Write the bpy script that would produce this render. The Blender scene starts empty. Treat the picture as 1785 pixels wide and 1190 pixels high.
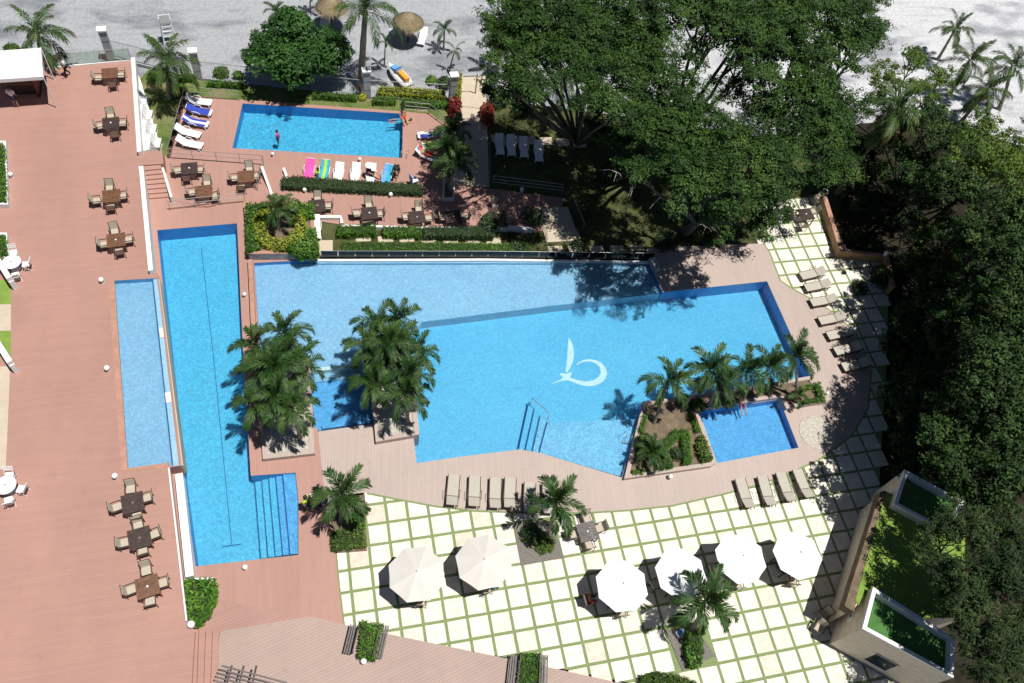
import bpy, bmesh, math, random
import numpy as np
from mathutils import Vector, Matrix
from mathutils.geometry import tessellate_polygon
random.seed(7)
rng = np.random.default_rng(11)
scene = bpy.context.scene
COL = scene.collection
R = math.radians

# ------------------------------------------------------------------ camera
CAM_F = 1440.0                      # focal length in pixels of the 1785 px wide photograph
CAM_M = Matrix(((0.9720140645808916, 0.1018021197629441, -0.21171912211395905),
                (-0.19741329438788044, 0.8424909433889579, -0.5012354751077656),
                (0.12734460905691444, 0.5290041008530602, 0.8390101380941632)))
CAM_C = Vector((0.34536594329354287, -16.899899369365745, 44.23985683270239))
cam = bpy.data.cameras.new('camera')
cam.sensor_width = 36.0
cam.lens = 36.0 * CAM_F / 1785.0
cam.clip_start = 0.5
cam.clip_end = 2000
camo = bpy.data.objects.new('camera', cam)
camo.matrix_world = Matrix.Translation(CAM_C) @ CAM_M.to_4x4()
COL.objects.link(camo)
scene.camera = camo

# ------------------------------------------------------------------ sky and sun
SUN_DIR = Vector((0.225, -0.15, 1.0)).normalized()      # from the ground towards the sun
world = bpy.data.worlds.new('World')
scene.world = world
world.use_nodes = True
wn = world.node_tree.nodes
wl = world.node_tree.links
wn.clear()
sky = wn.new('ShaderNodeTexSky')
sky.sky_type = 'NISHITA'
sky.sun_disc = False
sky.air_density = 0.55
sky.dust_density = 0.3
sky.sun_elevation = math.asin(SUN_DIR.z)
sky.sun_rotation = math.atan2(SUN_DIR.x, SUN_DIR.y)
bg = wn.new('ShaderNodeBackground')
bg.inputs[1].default_value = 0.05
wo = wn.new('ShaderNodeOutputWorld')
wl.new(sky.outputs[0], bg.inputs[0])
wl.new(bg.outputs[0], wo.inputs[0])
sun = bpy.data.lights.new('sun', 'SUN')
sun.energy = 5.0
sun.angle = R(0.5)
sun.color = (1.0, 0.965, 0.91)
suno = bpy.data.objects.new('sun', sun)
suno.rotation_euler = (-SUN_DIR).to_track_quat('-Z', 'Y').to_euler()
suno.location = (20, -10, 60)
COL.objects.link(suno)
vs = scene.view_settings
vs.view_transform = 'Standard'
vs.look = 'None'
vs.exposure = 0.12
vs.gamma = 1.0
vs.use_curve_mapping = False
scene.render.engine = 'CYCLES'
scene.cycles.transparent_max_bounces = 12
scene.cycles.max_bounces = 6
scene.cycles.sample_clamp_indirect = 3.0

# ------------------------------------------------------------------ helpers
def at(x, y, z=0.0):
    """point of the place at height z that the photograph shows at pixel (x, y)"""
    d = CAM_M @ Vector(((x - 892.5) / CAM_F, -(y - 595.0) / CAM_F, -1.0))
    t = (z - CAM_C.z) / d.z
    p = CAM_C + d * t
    return Vector((p.x, p.y, z))

def W(pts, z=0.0):
    return [at(x, y, z) for x, y in pts]

def tag(o, label=None, cat=None, group=None, kind=None):
    if label: o['label'] = label
    if cat: o['category'] = cat
    if group: o['group'] = group
    if kind: o['kind'] = kind
    return o

def thing(name, label, cat, loc=(0, 0, 0), rz=0.0, group=None):
    o = bpy.data.objects.new(name, None)
    o.empty_display_size = 0.2
    COL.objects.link(o)
    o.location = loc
    o.rotation_euler = (0, 0, rz)
    return tag(o, label, cat, group)

def link(name, mesh, parent=None):
    o = bpy.data.objects.new(name, mesh)
    COL.objects.link(o)
    if parent is not None: o.parent = parent
    return o

def copy_tree(o, parent=None):
    c = o.copy()
    COL.objects.link(c)
    c.parent = parent
    for ch in list(o.children): copy_tree(ch, c)
    return c

class MB:
    def __init__(s):
        s.v = []; s.f = []; s.sm = []
    def add(s, vs_, fs_, smooth=False):
        b = len(s.v)
        s.v += [tuple(p) for p in vs_]
        s.f += [tuple(i + b for i in f) for f in fs_]
        s.sm += [smooth] * len(fs_)
        return s
    def box(s, c, size, rz=0.0, m=None):
        sx, sy, sz = size[0] / 2, size[1] / 2, size[2] / 2
        ca, sa = math.cos(rz), math.sin(rz)
        vs_ = []
        for dz in (-sz, sz):
            for dx, dy in ((-sx, -sy), (sx, -sy), (sx, sy), (-sx, sy)):
                p = Vector((dx, dy, dz))
                if m is not None: p = m @ p
                vs_.append((c[0] + ca * p.x - sa * p.y, c[1] + sa * p.x + ca * p.y, c[2] + p.z))
        return s.add(vs_, [(3, 2, 1, 0), (4, 5, 6, 7), (0, 1, 5, 4), (1, 2, 6, 5), (2, 3, 7, 6), (3, 0, 4, 7)])
    def prism(s, poly, z0, z1, top=True, bottom=False):
        n = len(poly)
        poly = ccw(poly)
        vs_ = [(p[0], p[1], z0) for p in poly] + [(p[0], p[1], z1) for p in poly]
        fs_ = [(i, (i + 1) % n, n + (i + 1) % n, n + i) for i in range(n)]
        s.add(vs_, fs_)
        if top: s.sheet([poly], z1)
        if bottom: s.sheet([poly], z0, flip=True)
        return s
    def sheet(s, loops, z, flip=False):
        loops = [[Vector((p[0], p[1], z)) for p in l] for l in loops]
        tris = tessellate_polygon(loops)
        vs_ = [p for l in loops for p in l]
        fs_ = []
        for a, b, c in tris:
            n = (vs_[b] - vs_[a]).cross(vs_[c] - vs_[a]).z
            if abs(n) < 1e-9: continue
            fs_.append((a, b, c) if (n > 0) != flip else (a, c, b))
        return s.add(vs_, fs_)
    def tube(s, path, rad, n=8, caps=True, smooth=True):
        path = [Vector(p) for p in path]
        if not hasattr(rad, '__len__'): rad = [rad] * len(path)
        vs_ = []; fs_ = []
        ref = None
        for i, p in enumerate(path):
            t = (path[min(i + 1, len(path) - 1)] - path[max(i - 1, 0)]).normalized()
            if ref is None: ref = Vector((0, 0, 1)) if abs(t.z) < 0.9 else Vector((1, 0, 0))
            a = t.cross(ref).normalized(); b = a.cross(t).normalized(); ref = b
            for k in range(n):
                q = 2 * math.pi * k / n
                vs_.append(p + (a * math.cos(q) + b * math.sin(q)) * rad[i])
        for i in range(len(path) - 1):
            for k in range(n):
                fs_.append((i * n + k, i * n + (k + 1) % n, (i + 1) * n + (k + 1) % n, (i + 1) * n + k))
        s.add(vs_, fs_, smooth)
        if caps:
            b = len(vs_)
            s.add(vs_[:n], [tuple(range(n))[::-1]]) ; s.add(vs_[-n:], [tuple(range(n))])
        return s
    def lathe(s, c, prof, n=16, smooth=True):
        vs_ = []; fs_ = []
        for r, z in prof:
            for k in range(n):
                q = 2 * math.pi * k / n
                vs_.append((c[0] + r * math.cos(q), c[1] + r * math.sin(q), c[2] + z))
        for i in range(len(prof) - 1):
            for k in range(n):
                fs_.append((i * n + k, i * n + (k + 1) % n, (i + 1) * n + (k + 1) % n, (i + 1) * n + k))
        return s.add(vs_, fs_, smooth)
    def ball(s, c, r, n=12, m=8, sq=(1, 1, 1)):
        prof = [(max(1e-4, r * math.sin(math.pi * i / m)), -r * math.cos(math.pi * i / m)) for i in range(m + 1)]
        vs_ = []; fs_ = []
        for rr, z in prof:
            for k in range(n):
                q = 2 * math.pi * k / n
                vs_.append((c[0] + sq[0] * rr * math.cos(q), c[1] + sq[1] * rr * math.sin(q), c[2] + sq[2] * z))
        for i in range(m):
            for k in range(n):
                fs_.append((i * n + k, i * n + (k + 1) % n, (i + 1) * n + (k + 1) % n, (i + 1) * n + k))
        return s.add(vs_, fs_, True)
    def mesh(s, name, mat):
        me = bpy.data.meshes.new(name)
        me.from_pydata(s.v, [], s.f)
        me.polygons.foreach_set('use_smooth', s.sm)
        if mat: me.materials.append(mat)
        me.update()
        return me
    def build(s, name, mat, parent=None):
        return link(name, s.mesh(name, mat), parent)

def ccw(poly):
    a = 0
    for i in range(len(poly)):
        p, q = poly[i], poly[(i + 1) % len(poly)]
        a += p[0] * q[1] - q[0] * p[1]
    return list(poly) if a > 0 else list(poly)[::-1]

def inside(p, poly):
    r = False
    for i in range(len(poly)):
        a, b = poly[i], poly[(i + 1) % len(poly)]
        if (a[1] > p[1]) != (b[1] > p[1]) and p[0] < (b[0] - a[0]) * (p[1] - a[1]) / (b[1] - a[1]) + a[0]: r = not r
    return r

def offset(poly, d):
    """move every edge of a CCW polygon inwards by d"""
    poly = ccw(poly); n = len(poly); out = []
    for i in range(n):
        a, b, c = Vector(poly[i - 1][:2]), Vector(poly[i][:2]), Vector(poly[(i + 1) % n][:2])
        e1 = (b - a).normalized(); e2 = (c - b).normalized()
        n1 = Vector((-e1.y, e1.x)); n2 = Vector((-e2.y, e2.x))
        k = (n1 + n2); k /= max(0.25, k.dot(n1))
        q = b + k * d
        out.append((q.x, q.y))
    return out

def ribbon(pts, w, z0, z1):
    """list of wall-like boxes following a polyline"""
    mb = MB(); n = len(pts); L = []; Rr = []
    for i in range(n):
        a = Vector(pts[max(i - 1, 0)][:2]); b = Vector(pts[min(i + 1, n - 1)][:2])
        t = (b - a).normalized(); nn = Vector((-t.y, t.x)) * w / 2
        p = Vector(pts[i][:2]); L.append(p + nn); Rr.append(p - nn)
    mb.prism([tuple(p) for p in L] + [tuple(p) for p in Rr[::-1]], z0, z1)
    return mb

# ------------------------------------------------------------------ materials
def nodes(name):
    m = bpy.data.materials.new(name); m.use_nodes = True
    nt = m.node_tree
    return m, nt, nt.nodes['Principled BSDF'], nt.nodes['Material Output']

def coords(nt, rot=0.0, scale=(1, 1, 1), obj=False):
    tc = nt.nodes.new('ShaderNodeTexCoord') if obj else nt.nodes.new('ShaderNodeNewGeometry')
    mp = nt.nodes.new('ShaderNodeMapping')
    mp.inputs['Rotation'].default_value = (0, 0, rot)
    mp.inputs['Scale'].default_value = scale
    nt.links.new(tc.outputs['Object' if obj else 'Position'], mp.inputs[0])
    return mp.outputs[0]

def noise(nt, vec, scale, detail=4, rough=0.6):
    n = nt.nodes.new('ShaderNodeTexNoise')
    n.inputs['Scale'].default_value = scale; n.inputs['Detail'].default_value = detail
    n.inputs['Roughness'].default_value = rough
    nt.links.new(vec, n.inputs['Vector'])
    return n.outputs['Fac']

def ramp(nt, fac, stops):
    r = nt.nodes.new('ShaderNodeValToRGB')
    e = r.color_ramp.elements
    while len(e) < len(stops): e.new(0.5)
    for k, (p, c) in enumerate(stops):
        e[k].position = p; e[k].color = (c[0], c[1], c[2], 1)
    nt.links.new(fac, r.inputs[0])
    return r.outputs[0]

def mix(nt, a, b, fac, mode='MIX'):
    m = nt.nodes.new('ShaderNodeMix'); m.data_type = 'RGBA'; m.blend_type = mode
    for inp, v in ((0, fac), (6, a), (7, b)):
        if hasattr(v, 'is_output'): nt.links.new(v, m.inputs[inp])
        elif inp == 0: m.inputs[0].default_value = v
        else: m.inputs[inp].default_value = (v[0], v[1], v[2], 1)
    return m.outputs[2]

def mulc(c, k): return tuple(min(1, x * k) for x in c)

def simple(name, col, rough=0.6, var=0.12, scale=3.0, bump=0.0, spec=0.4, metal=0.0, fine=None):
    m, nt, b, o = nodes(name)
    v = coords(nt)
    f = noise(nt, v, scale, 5)
    c = ramp(nt, f, [(0.3, mulc(col, 1 - var)), (0.7, mulc(col, 1 + var))])
    if fine:
        c = mix(nt, c, ramp(nt, noise(nt, v, fine, 2), [(0.35, (0.6, 0.6, 0.6)), (0.65, (1, 1, 1))]), 0.5, 'MULTIPLY')
    nt.links.new(c, b.inputs['Base Color'])
    b.inputs['Roughness'].default_value = rough
    b.inputs['Specular IOR Level'].default_value = spec
    b.inputs['Metallic'].default_value = metal
    if bump:
        bp = nt.nodes.new('ShaderNodeBump'); bp.inputs['Strength'].default_value = bump
        bp.inputs['Distance'].default_value = 0.05
        nt.links.new(noise(nt, v, scale * 8, 3), bp.inputs['Height'])
        nt.links.new(bp.outputs[0], b.inputs['Normal'])
    return m

def boards(name, col, rot, pitch, joint=0.55, var=0.1, rough=0.6):
    """decking: narrow boards with dark joints, worn and stained unevenly"""
    m, nt, b, o = nodes(name)
    v = coords(nt, rot)
    sep = nt.nodes.new('ShaderNodeSeparateXYZ'); nt.links.new(v, sep.inputs[0])
    mul = nt.nodes.new('ShaderNodeMath'); mul.operation = 'MULTIPLY'; mul.inputs[1].default_value = 1 / pitch
    nt.links.new(sep.outputs[0], mul.inputs[0])
    fr = nt.nodes.new('ShaderNodeMath'); fr.operation = 'FRACT'; nt.links.new(mul.outputs[0], fr.inputs[0])
    fl = nt.nodes.new('ShaderNodeMath'); fl.operation = 'FLOOR'; nt.links.new(mul.outputs[0], fl.inputs[0])
    w0 = nt.nodes.new('ShaderNodeTexWhiteNoise'); w0.noise_dimensions = '1D'; nt.links.new(fl.outputs[0], w0.inputs['W'])
    ml = nt.nodes.new('ShaderNodeMath'); ml.operation = 'MULTIPLY'; ml.inputs[1].default_value = 1 / 2.6; nt.links.new(sep.outputs[1], ml.inputs[0])
    ma = nt.nodes.new('ShaderNodeMath'); ma.operation = 'MULTIPLY_ADD'; ma.inputs[1].default_value = 9.0; nt.links.new(w0.outputs[0], ma.inputs[0]); nt.links.new(ml.outputs[0], ma.inputs[2])
    f2 = nt.nodes.new('ShaderNodeMath'); f2.operation = 'FLOOR'; nt.links.new(ma.outputs[0], f2.inputs[0])
    cb = nt.nodes.new('ShaderNodeCombineXYZ'); nt.links.new(fl.outputs[0], cb.inputs[0]); nt.links.new(f2.outputs[0], cb.inputs[1])
    wn_ = nt.nodes.new('ShaderNodeTexWhiteNoise'); wn_.noise_dimensions = '2D'; nt.links.new(cb.outputs[0], wn_.inputs['Vector'])
    big = noise(nt, coords(nt, rot, (1, 0.35, 1)), 0.22, 6, 0.62)
    c = ramp(nt, big, [(0.3, mulc(col, 1 - var)), (0.5, col), (0.72, mulc(col, 1 + var))])
    c = mix(nt, c, ramp(nt, wn_.outputs[0], [(0, (0.955, 0.955, 0.96)), (0.5, (0.985, 0.985, 0.985)), (1, (1.01, 1.01, 1.01))]), 1.0, 'MULTIPLY')
    st = noise(nt, v, 1.7, 8, 0.7)
    c = mix(nt, c, ramp(nt, st, [(0.28, (0.72, 0.69, 0.67)), (0.43, (1, 1, 1))]), 0.35, 'MULTIPLY')
    jn = ramp(nt, fr.outputs[0], [(0.0, (joint,) * 3), (0.09, (joint,) * 3), (0.12, (1, 1, 1)), (1, (1, 1, 1))])
    c = mix(nt, c, jn, 1.0, 'MULTIPLY')
    nt.links.new(c, b.inputs['Base Color'])
    b.inputs['Roughness'].default_value = rough
    b.inputs['Specular IOR Level'].default_value = 0.3
    bp = nt.nodes.new('ShaderNodeBump'); bp.inputs['Strength'].default_value = 0.3; bp.inputs['Distance'].default_value = 0.01
    nt.links.new(fr.outputs[0], bp.inputs['Height']); nt.links.new(bp.outputs[0], b.inputs['Normal'])
    return m

def leafmat(name, stops, rough=0.5, transl=0.25):
    m, nt, b, o = nodes(name)
    g = nt.nodes.new('ShaderNodeNewGeometry')
    big = noise(nt, g.outputs['Position'], 0.55, 3)
    add = nt.nodes.new('ShaderNodeMath'); add.operation = 'MULTIPLY_ADD'
    nt.links.new(g.outputs['Random Per Island'], add.inputs[0]); add.inputs[1].default_value = 0.55
    mm = nt.nodes.new('ShaderNodeMath'); mm.operation = 'MULTIPLY_ADD'; mm.inputs[1].default_value = 1.8; mm.inputs[2].default_value = -0.66
    nt.links.new(big, mm.inputs[0]); nt.links.new(mm.outputs[0], add.inputs[2])
    c = ramp(nt, add.outputs[0], stops)
    nt.links.new(c, b.inputs['Base Color'])
    b.inputs['Roughness'].default_value = rough
    b.inputs['Specular IOR Level'].default_value = 0.25
    tr = nt.nodes.new('ShaderNodeBsdfTranslucent')
    nt.links.new(mix(nt, c, (1.0, 1.0, 0.5), 1.0, 'MULTIPLY'), tr.inputs[0])
    ms = nt.nodes.new('ShaderNodeMixShader'); ms.inputs[0].default_value = transl
    nt.links.new(b.outputs[0], ms.inputs[1]); nt.links.new(tr.outputs[0], ms.inputs[2])
    nt.links.new(ms.outputs[0], o.inputs[0])
    return m

def ripple_mosaic(name, col, var=0.25):
    """pool mosaic; its mixed blues imitate the mottling of sunlit ripples"""
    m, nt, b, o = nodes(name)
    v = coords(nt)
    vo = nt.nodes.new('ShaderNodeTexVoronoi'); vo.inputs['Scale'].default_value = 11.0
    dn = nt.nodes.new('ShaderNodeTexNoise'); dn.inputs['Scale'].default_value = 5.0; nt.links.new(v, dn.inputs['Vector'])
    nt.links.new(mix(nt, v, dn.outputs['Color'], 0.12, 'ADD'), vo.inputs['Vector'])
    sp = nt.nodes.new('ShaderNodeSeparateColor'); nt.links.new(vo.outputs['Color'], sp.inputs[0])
    c = ramp(nt, sp.outputs[0], [(0, mulc(col, 1 - var)), (0.6, col), (1, mulc(col, 1 + var * 1.3))])  # random cell tones paint ripple light into the floor colour
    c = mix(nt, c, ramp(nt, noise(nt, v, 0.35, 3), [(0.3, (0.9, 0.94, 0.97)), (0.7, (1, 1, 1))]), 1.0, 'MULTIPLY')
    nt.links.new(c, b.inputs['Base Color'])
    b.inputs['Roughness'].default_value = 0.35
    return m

def water(name, tint, wave=5.0, strength=0.35, rough=0.06):
    m, nt, b, o = nodes(name)
    nt.nodes.remove(b)
    v = coords(nt)
    n1 = nt.nodes.new('ShaderNodeTexNoise'); n1.inputs['Scale'].default_value = wave; n1.inputs['Detail'].default_value = 4
    n1.inputs['Distortion'].default_value = 1.2
    nt.links.new(v, n1.inputs['Vector'])
    bp = nt.nodes.new('ShaderNodeBump'); bp.inputs['Strength'].default_value = strength; bp.inputs['Distance'].default_value = 0.12
    nt.links.new(n1.outputs['Fac'], bp.inputs['Height'])
    tr = nt.nodes.new('ShaderNodeBsdfTransparent'); tr.inputs[0].default_value = (*tint, 1)
    gl = nt.nodes.new('ShaderNodeBsdfGlossy'); gl.inputs['Roughness'].default_value = rough
    fr = nt.nodes.new('ShaderNodeFresnel'); fr.inputs['IOR'].default_value = 1.33
    nt.links.new(bp.outputs[0], gl.inputs['Normal']); nt.links.new(bp.outputs[0], fr.inputs['Normal'])
    ms = nt.nodes.new('ShaderNodeMixShader')
    nt.links.new(fr.outputs[0], ms.inputs[0]); nt.links.new(tr.outputs[0], ms.inputs[1]); nt.links.new(gl.outputs[0], ms.inputs[2])
    nt.links.new(ms.outputs[0], o.inputs[0])
    return m

def glassmat(name, tint, alpha=0.12):
    m, nt, b, o = nodes(name)
    nt.nodes.remove(b)
    tr = nt.nodes.new('ShaderNodeBsdfTransparent'); tr.inputs[0].default_value = (*tint, 1)
    gl = nt.nodes.new('ShaderNodeBsdfGlossy'); gl.inputs['Roughness'].default_value = 0.02
    fr = nt.nodes.new('ShaderNodeFresnel'); fr.inputs['IOR'].default_value = 1.5
    ms = nt.nodes.new('ShaderNodeMixShader')
    nt.links.new(fr.outputs[0], ms.inputs[0]); nt.links.new(tr.outputs[0], ms.inputs[1]); nt.links.new(gl.outputs[0], ms.inputs[2])
    nt.links.new(ms.outputs[0], o.inputs[0])
    return m

M = {}
M['red'] = boards('red_decking', (0.385, 0.22, 0.177), R(90), 0.16, 0.88)
M['redlow'] = boards('red_paving', (0.39, 0.225, 0.182), R(0), 0.16, 0.9)
M['pale'] = boards('pale_decking', (0.435, 0.353, 0.312), R(8), 0.16, 0.80, 0.06)
M['pale2'] = boards('pale_boards', (0.385, 0.285, 0.243), R(75), 0.16, 0.66, 0.08)
M['step'] = boards('pink_step_boards', (0.375, 0.22, 0.182), R(75), 0.16, 0.7)
M['white'] = simple('white_paint', (0.74, 0.74, 0.73), 0.5, 0.05, 2, 0.05)
M['plastic'] = simple('white_plastic', (0.78, 0.78, 0.78), 0.35, 0.03, 4)
M['slab'] = None
def slabmat():
    m, nt, b, o = nodes('limestone_slab')
    oi = nt.nodes.new('ShaderNodeObjectInfo')
    c = ramp(nt, oi.outputs['Random'], [(0, (0.63, 0.565, 0.47)), (0.07, (0.68, 0.635, 0.55)), (0.35, (0.71, 0.675, 0.59)), (1, (0.74, 0.71, 0.635))])
    v = coords(nt)
    c = mix(nt, c, ramp(nt, noise(nt, v, 2.2, 7, 0.7), [(0.3, (0.84, 0.79, 0.71)), (0.55, (1, 1, 1))]), 1.0, 'MULTIPLY')
    nt.links.new(c, b.inputs['Base Color'])
    b.inputs['Roughness'].default_value = 0.75
    b.inputs['Specular IOR Level'].default_value = 0.25
    return m
M['slab'] = slabmat()
M['joint'] = simple('turf_joint', (0.235, 0.30, 0.135), 0.9, 0.12, 6, 0.5, 0.1, fine=40)
M['turf'] = simple('roof_turf', (0.20, 0.31, 0.06), 0.9, 0.18, 1.2, 0.6, 0.1, fine=30)
M['turf2'] = simple('dark_roof_turf', (0.075, 0.185, 0.05), 0.9, 0.2, 1.5, 0.6, 0.1, fine=30)
M['beige'] = simple('beige_paving', (0.50, 0.42, 0.32), 0.75, 0.08, 1.5, 0.1)
M['stone'] = simple('dark_stone', (0.26, 0.25, 0.24), 0.8, 0.4, 3.0, 0.5)
M['gravel'] = simple('grey_gravel', (0.27, 0.25, 0.22), 0.9, 0.3, 9, 1.0, 0.1, fine=24)
M['soil'] = simple('planting_soil', (0.19, 0.145, 0.10), 0.95, 0.35, 2.5, 0.8, 0.1, fine=18)
M['litter'] = simple('shaded_leaf_litter', (0.03, 0.026, 0.017), 0.95, 0.4, 1.5, 0.8, 0.1, fine=14)  # woodland ground, its colour darkened to carry the deep tree shade
M['pebble'] = simple('white_pebbles', (0.62, 0.58, 0.5), 0.8, 0.3, 9, 0.9, 0.2, fine=22)
M['teak'] = simple('brown_wood', (0.155, 0.075, 0.04), 0.55, 0.3, 5)
M['darkwood'] = simple('dark_wood', (0.06, 0.04, 0.034), 0.45, 0.3, 5)
M['greywood'] = simple('grey_wood', (0.12, 0.105, 0.10), 0.5, 0.25, 5)
M['frame'] = simple('bronze_frame', (0.07, 0.04, 0.028), 0.4, 0.15, 5)
M['cushion'] = simple('beige_mesh', (0.44, 0.39, 0.31), 0.85, 0.06, 8)
M['sling'] = simple('taupe_sling', (0.43, 0.40, 0.34), 0.8, 0.05, 6)
M['cream'] = simple('cream_canvas', (0.60, 0.575, 0.53), 0.85, 0.03, 1.5)
M['canvas'] = simple('white_canvas', (0.78, 0.78, 0.78), 0.85, 0.02, 1.5)
M['metal'] = simple('steel_tube', (0.42, 0.42, 0.42), 0.35, 0.1, 5, metal=0.6)
M['darkmetal'] = simple('dark_steel', (0.10, 0.10, 0.105), 0.45, 0.15, 5)
M['globe'] = simple('opal_globe', (0.80, 0.80, 0.78), 0.3, 0.02, 3)
M['pillar'] = simple('grey_render', (0.40, 0.41, 0.42), 0.8, 0.12, 2, 0.2)
M['wallstone'] = None
def cladding():
    m, nt, b, o = nodes('travertine_cladding')
    v = coords(nt)
    br = nt.nodes.new('ShaderNodeTexNoise'); br.inputs['Scale'].default_value = 1.0; br.inputs['Detail'].default_value = 8
    mp = coords(nt, 0, (2, 2, 14)); nt.links.new(mp, br.inputs['Vector'])
    c = ramp(nt, br.outputs['Fac'], [(0.3, (0.58, 0.47, 0.34)), (0.6, (0.76, 0.66, 0.52)), (0.8, (0.82, 0.75, 0.63))])
    nt.links.new(c, b.inputs['Base Color']); b.inputs['Roughness'].default_value = 0.8
    bp = nt.nodes.new('ShaderNodeBump'); bp.inputs['Strength'].default_value = 0.5; bp.inputs['Distance'].default_value = 0.02
    nt.links.new(br.outputs['Fac'], bp.inputs['Height']); nt.links.new(bp.outputs[0], b.inputs['Normal'])
    return m
M['wallstone'] = cladding()
M['ochre'] = simple('ochre_wall', (0.36, 0.235, 0.12), 0.85, 0.25, 1.5, 0.3)
M['terracotta'] = simple('terracotta_cap', (0.40, 0.22, 0.16), 0.8, 0.15, 3, 0.2)
M['glass'] = glassmat('green_glass', (0.80, 0.91, 0.87))
M['windowglass'] = simple('dark_window', (0.02, 0.03, 0.03), 0.08, 0.1, 1)
M['trunk'] = simple('palm_trunk', (0.27, 0.235, 0.19), 0.9, 0.3, 6, 0.6)
M['bark'] = simple('tree_bark', (0.055, 0.045, 0.035), 0.95, 0.35, 4, 0.8)
M['deadwood'] = simple('bare_twigs', (0.35, 0.32, 0.29), 0.9, 0.2, 5)
M['shaft'] = simple('green_crownshaft', (0.13, 0.22, 0.06), 0.5, 0.15, 3)
M['thatch'] = simple('palm_thatch', (0.36, 0.29, 0.18), 0.95, 0.35, 9, 0.9, 0.1, fine=16)
M['blue'] = simple('royal_blue_cloth', (0.03, 0.06, 0.38), 0.85, 0.15, 5)
M['pink'] = simple('pink_cloth', (0.72, 0.09, 0.36), 0.85, 0.12, 5)
M['teal'] = simple('turquoise_cloth', (0.04, 0.36, 0.50), 0.85, 0.15, 5)
M['lime'] = simple('lime_cloth', (0.38, 0.62, 0.06), 0.85, 0.1, 5)
M['redc'] = simple('red_cloth', (0.60, 0.05, 0.025), 0.85, 0.1, 5)
M['blackc'] = simple('black_cloth', (0.015, 0.015, 0.02), 0.85, 0.1, 5)
M['navy'] = simple('navy_cloth', (0.02, 0.03, 0.09), 0.85, 0.1, 5)
M['whitec'] = simple('white_cloth', (0.76, 0.76, 0.78), 0.85, 0.03, 5)
M['khaki'] = simple('khaki_cloth', (0.42, 0.36, 0.25), 0.85, 0.08, 5)
M['purple'] = simple('purple_cloth', (0.16, 0.03, 0.14), 0.85, 0.1, 5)
M['orange'] = simple('orange_plastic', (0.75, 0.33, 0.03), 0.5, 0.08, 5)
M['cyan'] = simple('light_blue_plastic', (0.13, 0.36, 0.70), 0.45, 0.08, 5)
M['skin'] = simple('brown_skin', (0.30, 0.155, 0.09), 0.55, 0.08, 5)
M['skin2'] = simple('tanned_skin', (0.45, 0.24, 0.15), 0.55, 0.08, 5)
M['skind'] = simple('dark_skin', (0.10, 0.05, 0.032), 0.5, 0.08, 5)
M['hair'] = simple('black_hair', (0.014, 0.011, 0.01), 0.5, 0.2, 9)
M['leafA'] = leafmat('rain_tree_leaf', [(0, (0.0058, 0.0187, 0.0036)), (0.45, (0.0245, 0.0662, 0.0101)), (0.8, (0.0518, 0.1116, 0.0180)), (1, (0.0936, 0.1584, 0.0324))], 0.65, 0.12)
M['leafB'] = leafmat('dense_leaf', [(0, (0.0043, 0.0144, 0.0036)), (0.45, (0.0173, 0.0446, 0.0086)), (0.8, (0.0432, 0.0900, 0.0180)), (1, (0.1008, 0.1512, 0.0324))], 0.7, 0.08)
M['leafC'] = leafmat('mango_leaf', [(0, (0.0060, 0.0150, 0.0045)), (0.5, (0.0210, 0.0450, 0.0105)), (0.85, (0.0450, 0.0788, 0.0188)), (1, (0.0900, 0.1200, 0.0300))], 0.7, 0.08)
M['leafD'] = leafmat('yellow_green_leaf', [(0, (0.0375, 0.0825, 0.0112)), (0.5, (0.0750, 0.1425, 0.0225)), (1, (0.1650, 0.2250, 0.0375))])
M['almond'] = leafmat('almond_leaf', [(0, (0.0120, 0.0450, 0.0090)), (0.5, (0.0375, 0.1125, 0.0210)), (1, (0.0825, 0.1800, 0.0375))])
M['frond'] = leafmat('palm_frond', [(0, (0.0128, 0.0360, 0.0080)), (0.5, (0.0336, 0.0800, 0.0176)), (0.85, (0.0680, 0.1280, 0.0280)), (1, (0.1360, 0.1760, 0.0560))], 0.5, 0.1)
M['frond2'] = leafmat('coconut_frond', [(0, (0.0240, 0.0560, 0.0128)), (0.5, (0.0440, 0.0880, 0.0192)), (0.85, (0.0800, 0.1240, 0.0320)), (1, (0.2080, 0.2080, 0.0720))], 0.5, 0.12)
M['dryfrond'] = leafmat('dry_frond', [(0, (0.12, 0.08, 0.04)), (1, (0.30, 0.22, 0.11))], 0.7, 0.2)
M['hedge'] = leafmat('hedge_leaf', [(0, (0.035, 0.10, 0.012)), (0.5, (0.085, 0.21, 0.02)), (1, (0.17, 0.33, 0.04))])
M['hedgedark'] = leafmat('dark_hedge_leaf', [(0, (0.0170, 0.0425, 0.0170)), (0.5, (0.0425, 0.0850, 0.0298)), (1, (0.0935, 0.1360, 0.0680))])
M['yellowleaf'] = leafmat('golden_leaf', [(0, (0.14, 0.20, 0.02)), (0.5, (0.33, 0.37, 0.03)), (1, (0.55, 0.54, 0.08))])
M['redleaf'] = leafmat('crimson_leaf', [(0, (0.06, 0.008, 0.008)), (0.5, (0.20, 0.02, 0.02)), (1, (0.42, 0.09, 0.03))])
M['bushcore'] = simple('shrub_core', (0.02, 0.035, 0.01), 0.95, 0.2, 4)
M['pf_deep'] = ripple_mosaic('deep_pool_mosaic', (0.14, 0.41, 0.57), 0.11)
M['pf_lap'] = ripple_mosaic('lap_pool_mosaic', (0.11, 0.42, 0.57), 0.17)
M['pf_shallow'] = ripple_mosaic('shallow_pool_mosaic', (0.32, 0.435, 0.545), 0.13)
M['pf_kids'] = ripple_mosaic('small_pool_mosaic', (0.09, 0.40, 0.545), 0.26)
M['pf_mid'] = ripple_mosaic('spa_mosaic', (0.12, 0.34, 0.57), 0.2)
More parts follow.
